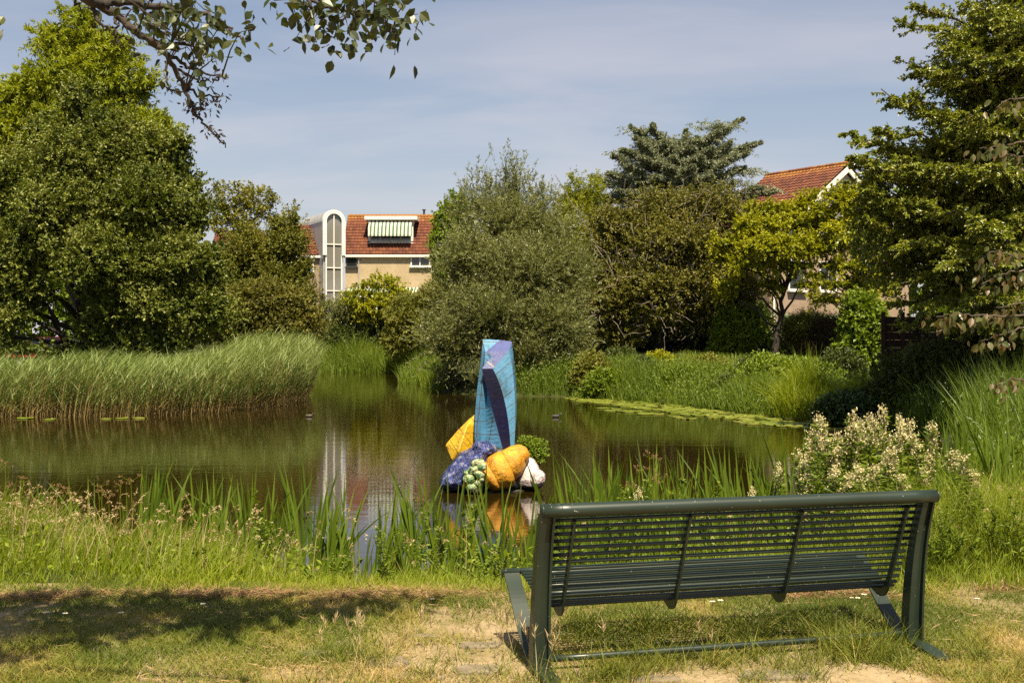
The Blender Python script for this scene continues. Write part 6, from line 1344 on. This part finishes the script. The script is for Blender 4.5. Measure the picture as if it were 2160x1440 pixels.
B2_ = [branch([(215, 12, 0), (250, 5, .05), (320, 12, .1), (400, 25, .1), (460, 45, .1), (500, 78, .1), (530, 86, .1)], .016, .002), branch([(300, 75, 0), (345, 112, .03), (395, 140, .05), (430, 155, .06), (468, 163, .06)], .009, .002), branch([(338, 100, 0), (400, 98, .06), (440, 118, .08), (455, 130, .1)], .007, .002),
       branch([(388, 185, .03), (420, 200, .04), (455, 205, .05), (470, 198, .05)], .005, .0015), branch([(365, 140, .02), (400, 160, .05), (430, 180, .06), (466, 205, .07)], .005, .0015), branch([(410, 235, .03), (425, 222, .0), (418, 205, 0)], .004, .0012), branch([(435, 268, .03), (462, 285, .03), (465, 290, .03)], .003, .0012),
       branch([(190, 5, 0), (205, 40, -.05), (225, 58, -.05), (236, 66, -.05)], .008, .0015), branch([(246, 30, 0), (244, 55, -.03), (248, 85, -.03), (262, 92, -.03)], .006, .0012), branch([(355, 120, 0), (352, 165, -.03), (362, 190, -.03), (390, 192, -.03)], .005, .0012), branch([(250, 5, .05), (330, -30, .2), (420, -20, .25), (440, 10, .25)], .009, .002),
       branch([(165, -20, -.15), (160, 6, -.15), (174, 22, -.15)], .006, .0015), branch([(398, 205, .03), (380, 190, .02), (360, 192, .02)], .003, .001), branch([(420, 160, .06), (440, 170, .06), (452, 176, .06)], .003, .001), branch([(300, 12, .1), (330, 60, .1), (380, 75, .1), (420, 70, .1)], .006, .0018)]
for px, py, n in ((262, 12, 8), (290, 20, 8), (315, 8, 10), (340, 15, 10), (365, 20, 10), (390, 12, 11), (410, 25, 10), (430, 20, 9), (445, 42, 9), (420, 50, 9), (395, 45, 9), (370, 50, 9), (345, 45, 8), (320, 40, 7), (465, 55, 7), (475, 50, 5), (505, 70, 4), (520, 60, 4), (527, 82, 5), (480, 72, 4), (400, 75, 8), (425, 75, 8), (440, 92, 8), (420, 105, 7), (395, 100, 7), (370, 85, 7), (350, 75, 6), (270, 62, 4), (290, 70, 5),
                (455, 122, 5), (430, 120, 5), (410, 125, 5), (440, 135, 4), (390, 118, 4), (415, 155, 4), (300, 45, 7), (330, 25, 8), (275, 35, 5), (380, 30, 10), (360, 65, 6), (405, 60, 7), (285, 78, 3)): twig_leaves(px, py, max(2, int(n * 1.0)))
for px, py, n in ((466, 160, 5), (470, 205, 6), (452, 222, 6), (400, 220, 6), (396, 186, 5), (360, 190, 5), (418, 240, 6), (440, 278, 6), (465, 288, 4), (430, 215, 5), (245, 90, 5), (262, 92, 4), (208, 55, 4), (235, 66, 4), (415, 226, 7), (448, 172, 4), (384, 160, 5)):   # withered catkin remains
    c = at(px, py, ND + .04); k = n * 3; stamp(kb, LEAF, c + rng.normal(size=(k, 3)) * .012, rng.normal(size=(k, 3)) + (0, 0, -.5), rng.normal(size=(k, 3)), .020, .008, rng.uniform(0, 1, k))
tr2 = T[-1]
r2 = [branch([(350, -330, .2), (520, -190, .2), (600, -90, .2), (640, -20, .15), (660, 25, .1), (668, 70, .1)], .022, .002, start=tr2), branch([(600, -90, .2), (700, -40, .2), (770, -10, .2), (820, 20, .2), (850, 50, .2)], .011, .002), branch([(700, -40, .2), (735, 10, .2), (720, 50, .2), (705, 80, .2)], .006, .0018), branch([(640, -20, .15), (680, 15, .1), (740, 22, .1), (780, 45, .1), (830, 60, .1)], .007, .0018)]
for px, py, n in ((580, 2, 4), (600, 8, 7), (618, 14, 7), (640, 12, 9), (655, 35, 9), (648, 60, 7), (668, 62, 8), (685, 40, 10), (700, 15, 11), (715, 40, 10), (705, 65, 8), (712, 85, 6), (735, 60, 8), (730, 25, 11), (755, 15, 11), (775, 30, 10), (790, 55, 9), (770, 5, 11), (800, 20, 10), (810, 45, 10), (825, 68, 8), (840, 40, 9), (850, 15, 9), (862, 35, 7), (868, 48, 5), (830, 10, 10), (790, 5, 11), (665, 85, 3), (680, 10, 10), (745, 45, 6), (835, 78, 5)): twig_leaves(px, py, max(2, int(n * 1.15)), .04, .045, .029)
branch([(-80, -150, -.1), (-30, 0, 0), (-4, 50, 0)], .01, .003, start=T[-2]); twig_leaves(0, 60, 3, .02, .055, .036); twig_leaves(-8, 40, 3, .02, .055, .036)
# the crown above the frame, which shades the lawn at the left
def shade_blob(gx, gy, r, z, rz=.35):
    tq = z / sv.z; return (gx + sv.x * tq, gy + sv.y * tq, z, r, r, rz)
SB = np.array([shade_blob(-3.0, 7.05, .55, 4.3), shade_blob(-2.2, 7.0, .45, 4.1), shade_blob(-1.55, 7.05, .32, 3.95, .25), shade_blob(-1.05, 7.12, .22, 3.8, .2), shade_blob(-.65, 7.2, .13, 3.75, .15), shade_blob(-3.2, 6.4, .45, 4.4), shade_blob(-2.35, 6.55, .26, 4.2, .25), shade_blob(-1.65, 6.62, .16, 4.0, .2), shade_blob(-3.6, 5.9, .5, 4.6), shade_blob(-3.9, 7.0, .7, 4.6), shade_blob(-2.75, 6.05, .2, 4.2, .2), shade_blob(-4.2, 6.2, .7, 4.9), shade_blob(-3.1, 5.7, .22, 4.4, .2)])
P, N = sample_blobs(SB, 2300, shell=.95, keep=0); shoots(lb, P, N + rng.normal(size=P.shape) * .6, .20, 13, .060, .044, .1, .8, .8)
for b_ in SB: limb(tb, T[-1], b_[:3], .022, .006, .03, 6, .05, 6)
lb.build('leaves', L_NEAR, NT); tb.build('trunk', BARK_DARK, NT, smooth=True); tag(kb.build('catkins', plain('withered_catkin', (.03, .02, .015), .9, .3), NT), kind='stuff')

# copper-leaved tree on the right: trunk beyond the frame, a few drooping sprays inside it
RT = thing('copper_leaved_tree', (5.9, 7.8, 0), 'near tree at the right edge with drooping brownish green leaves on thin branches', 'tree')
tb, lb = MB(), MB(); T = limb(tb, (5.9, 7.8, -.1), (6.0, 8.0, 4.8), .16, .06, .01, 10, 0, 10)
def spray(pts, n, Y=7.2, r=.008, L=.072, spread=.05):
    P = np.array([at(px, py, Y + dy) for px, py, dy in pts]); f = int(np.clip(np.argmin(np.abs(T[:, 2] - P[0, 2])), 1, 9)); tb.tube(np.vstack([[T[f]], P[:1]]), [.02, r], 5)
    Q = vz3(P, len(P) * 6); tb.tube(Q, np.linspace(r, .002, len(Q)), 5)
    i = rng.integers(0, len(Q), n); pos = Q[i] + rng.normal(size=(n, 3)) * (spread, spread, spread * .35) - (0, 0, spread * .3)
    ax = rng.normal(size=(n, 3)) * .40 + (-.22, 0, -1); stamp(lb, BIGLEAF, pos, ax, rng.normal(size=(n, 3)) * .6 + (0, -1, .35), L * rng.uniform(.6, 1.1, n), .034 * rng.uniform(.7, 1.1, n), rng.uniform(0, 1, n) ** .8)
spray([(2240, 640, .2), (2160, 664, .05), (2100, 668, 0), (2050, 664, 0), (2010, 662, 0), (1975, 668, 0)], 93); spray([(2240, 660, .2), (2160, 690, 0), (2110, 705, 0), (2070, 720, 0)], 51)
spray([(2240, 530, .2), (2150, 542, 0), (2100, 530, 0), (2075, 545, 0), (2062, 570, 0)], 51); spray([(2240, 560, .2), (2160, 570, 0), (2110, 580, 0), (2070, 600, 0)], 45)
spray([(2240, 200, .3), (2160, 208, 0), (2125, 212, 0), (2100, 228, 0)], 33, L=.07); spray([(2240, 280, .3), (2160, 298, 0), (2110, 310, 0), (2065, 312, 0)], 66, L=.07); spray([(2240, 320, .3), (2160, 330, 0), (2120, 325, 0)], 30, L=.07)
spray([(2240, 790, .2), (2160, 800, 0), (2130, 800, 0), (2110, 812, 0)], 42); spray([(2240, 610, .2), (2150, 640, .3), (2100, 650, .3)], 36)
B = np.array([(6.9, 8.3, 5.2, 1.2, 1.2, 1.0), (6.4, 9.4, 4.2, .9, .9, .8), (7.2, 7.4, 4.0, .9, .9, .9), (6.6, 8.6, 3.2, .7, .9, .6), (6.9, 9.6, 3.0, .9, .9, .8), (5.9, 10.2, 2.0, .6, .6, .5), (5.4, 7.9, 3.3, .6, .6, .5), (5.1, 8.6, 2.9, .5, .6, .4), (4.9, 7.7, 2.5, .4, .5, .35)])  # unseen crown clumps beyond the frame, added to cast shade on the bank
P, N = sample_blobs(B, 900, shell=.8, keep=0); shoots(lb, P, N + rng.normal(size=P.shape) * .5, .4, 14, .085, .046, .15, .8, .5, hang=.5)
for b_ in B: limb(tb, T[7], b_[:3], .05, .012, .03, 6, .04, 6)
lb.build('leaves', L_COP, RT); tb.build('trunk', BARK, RT, smooth=True)
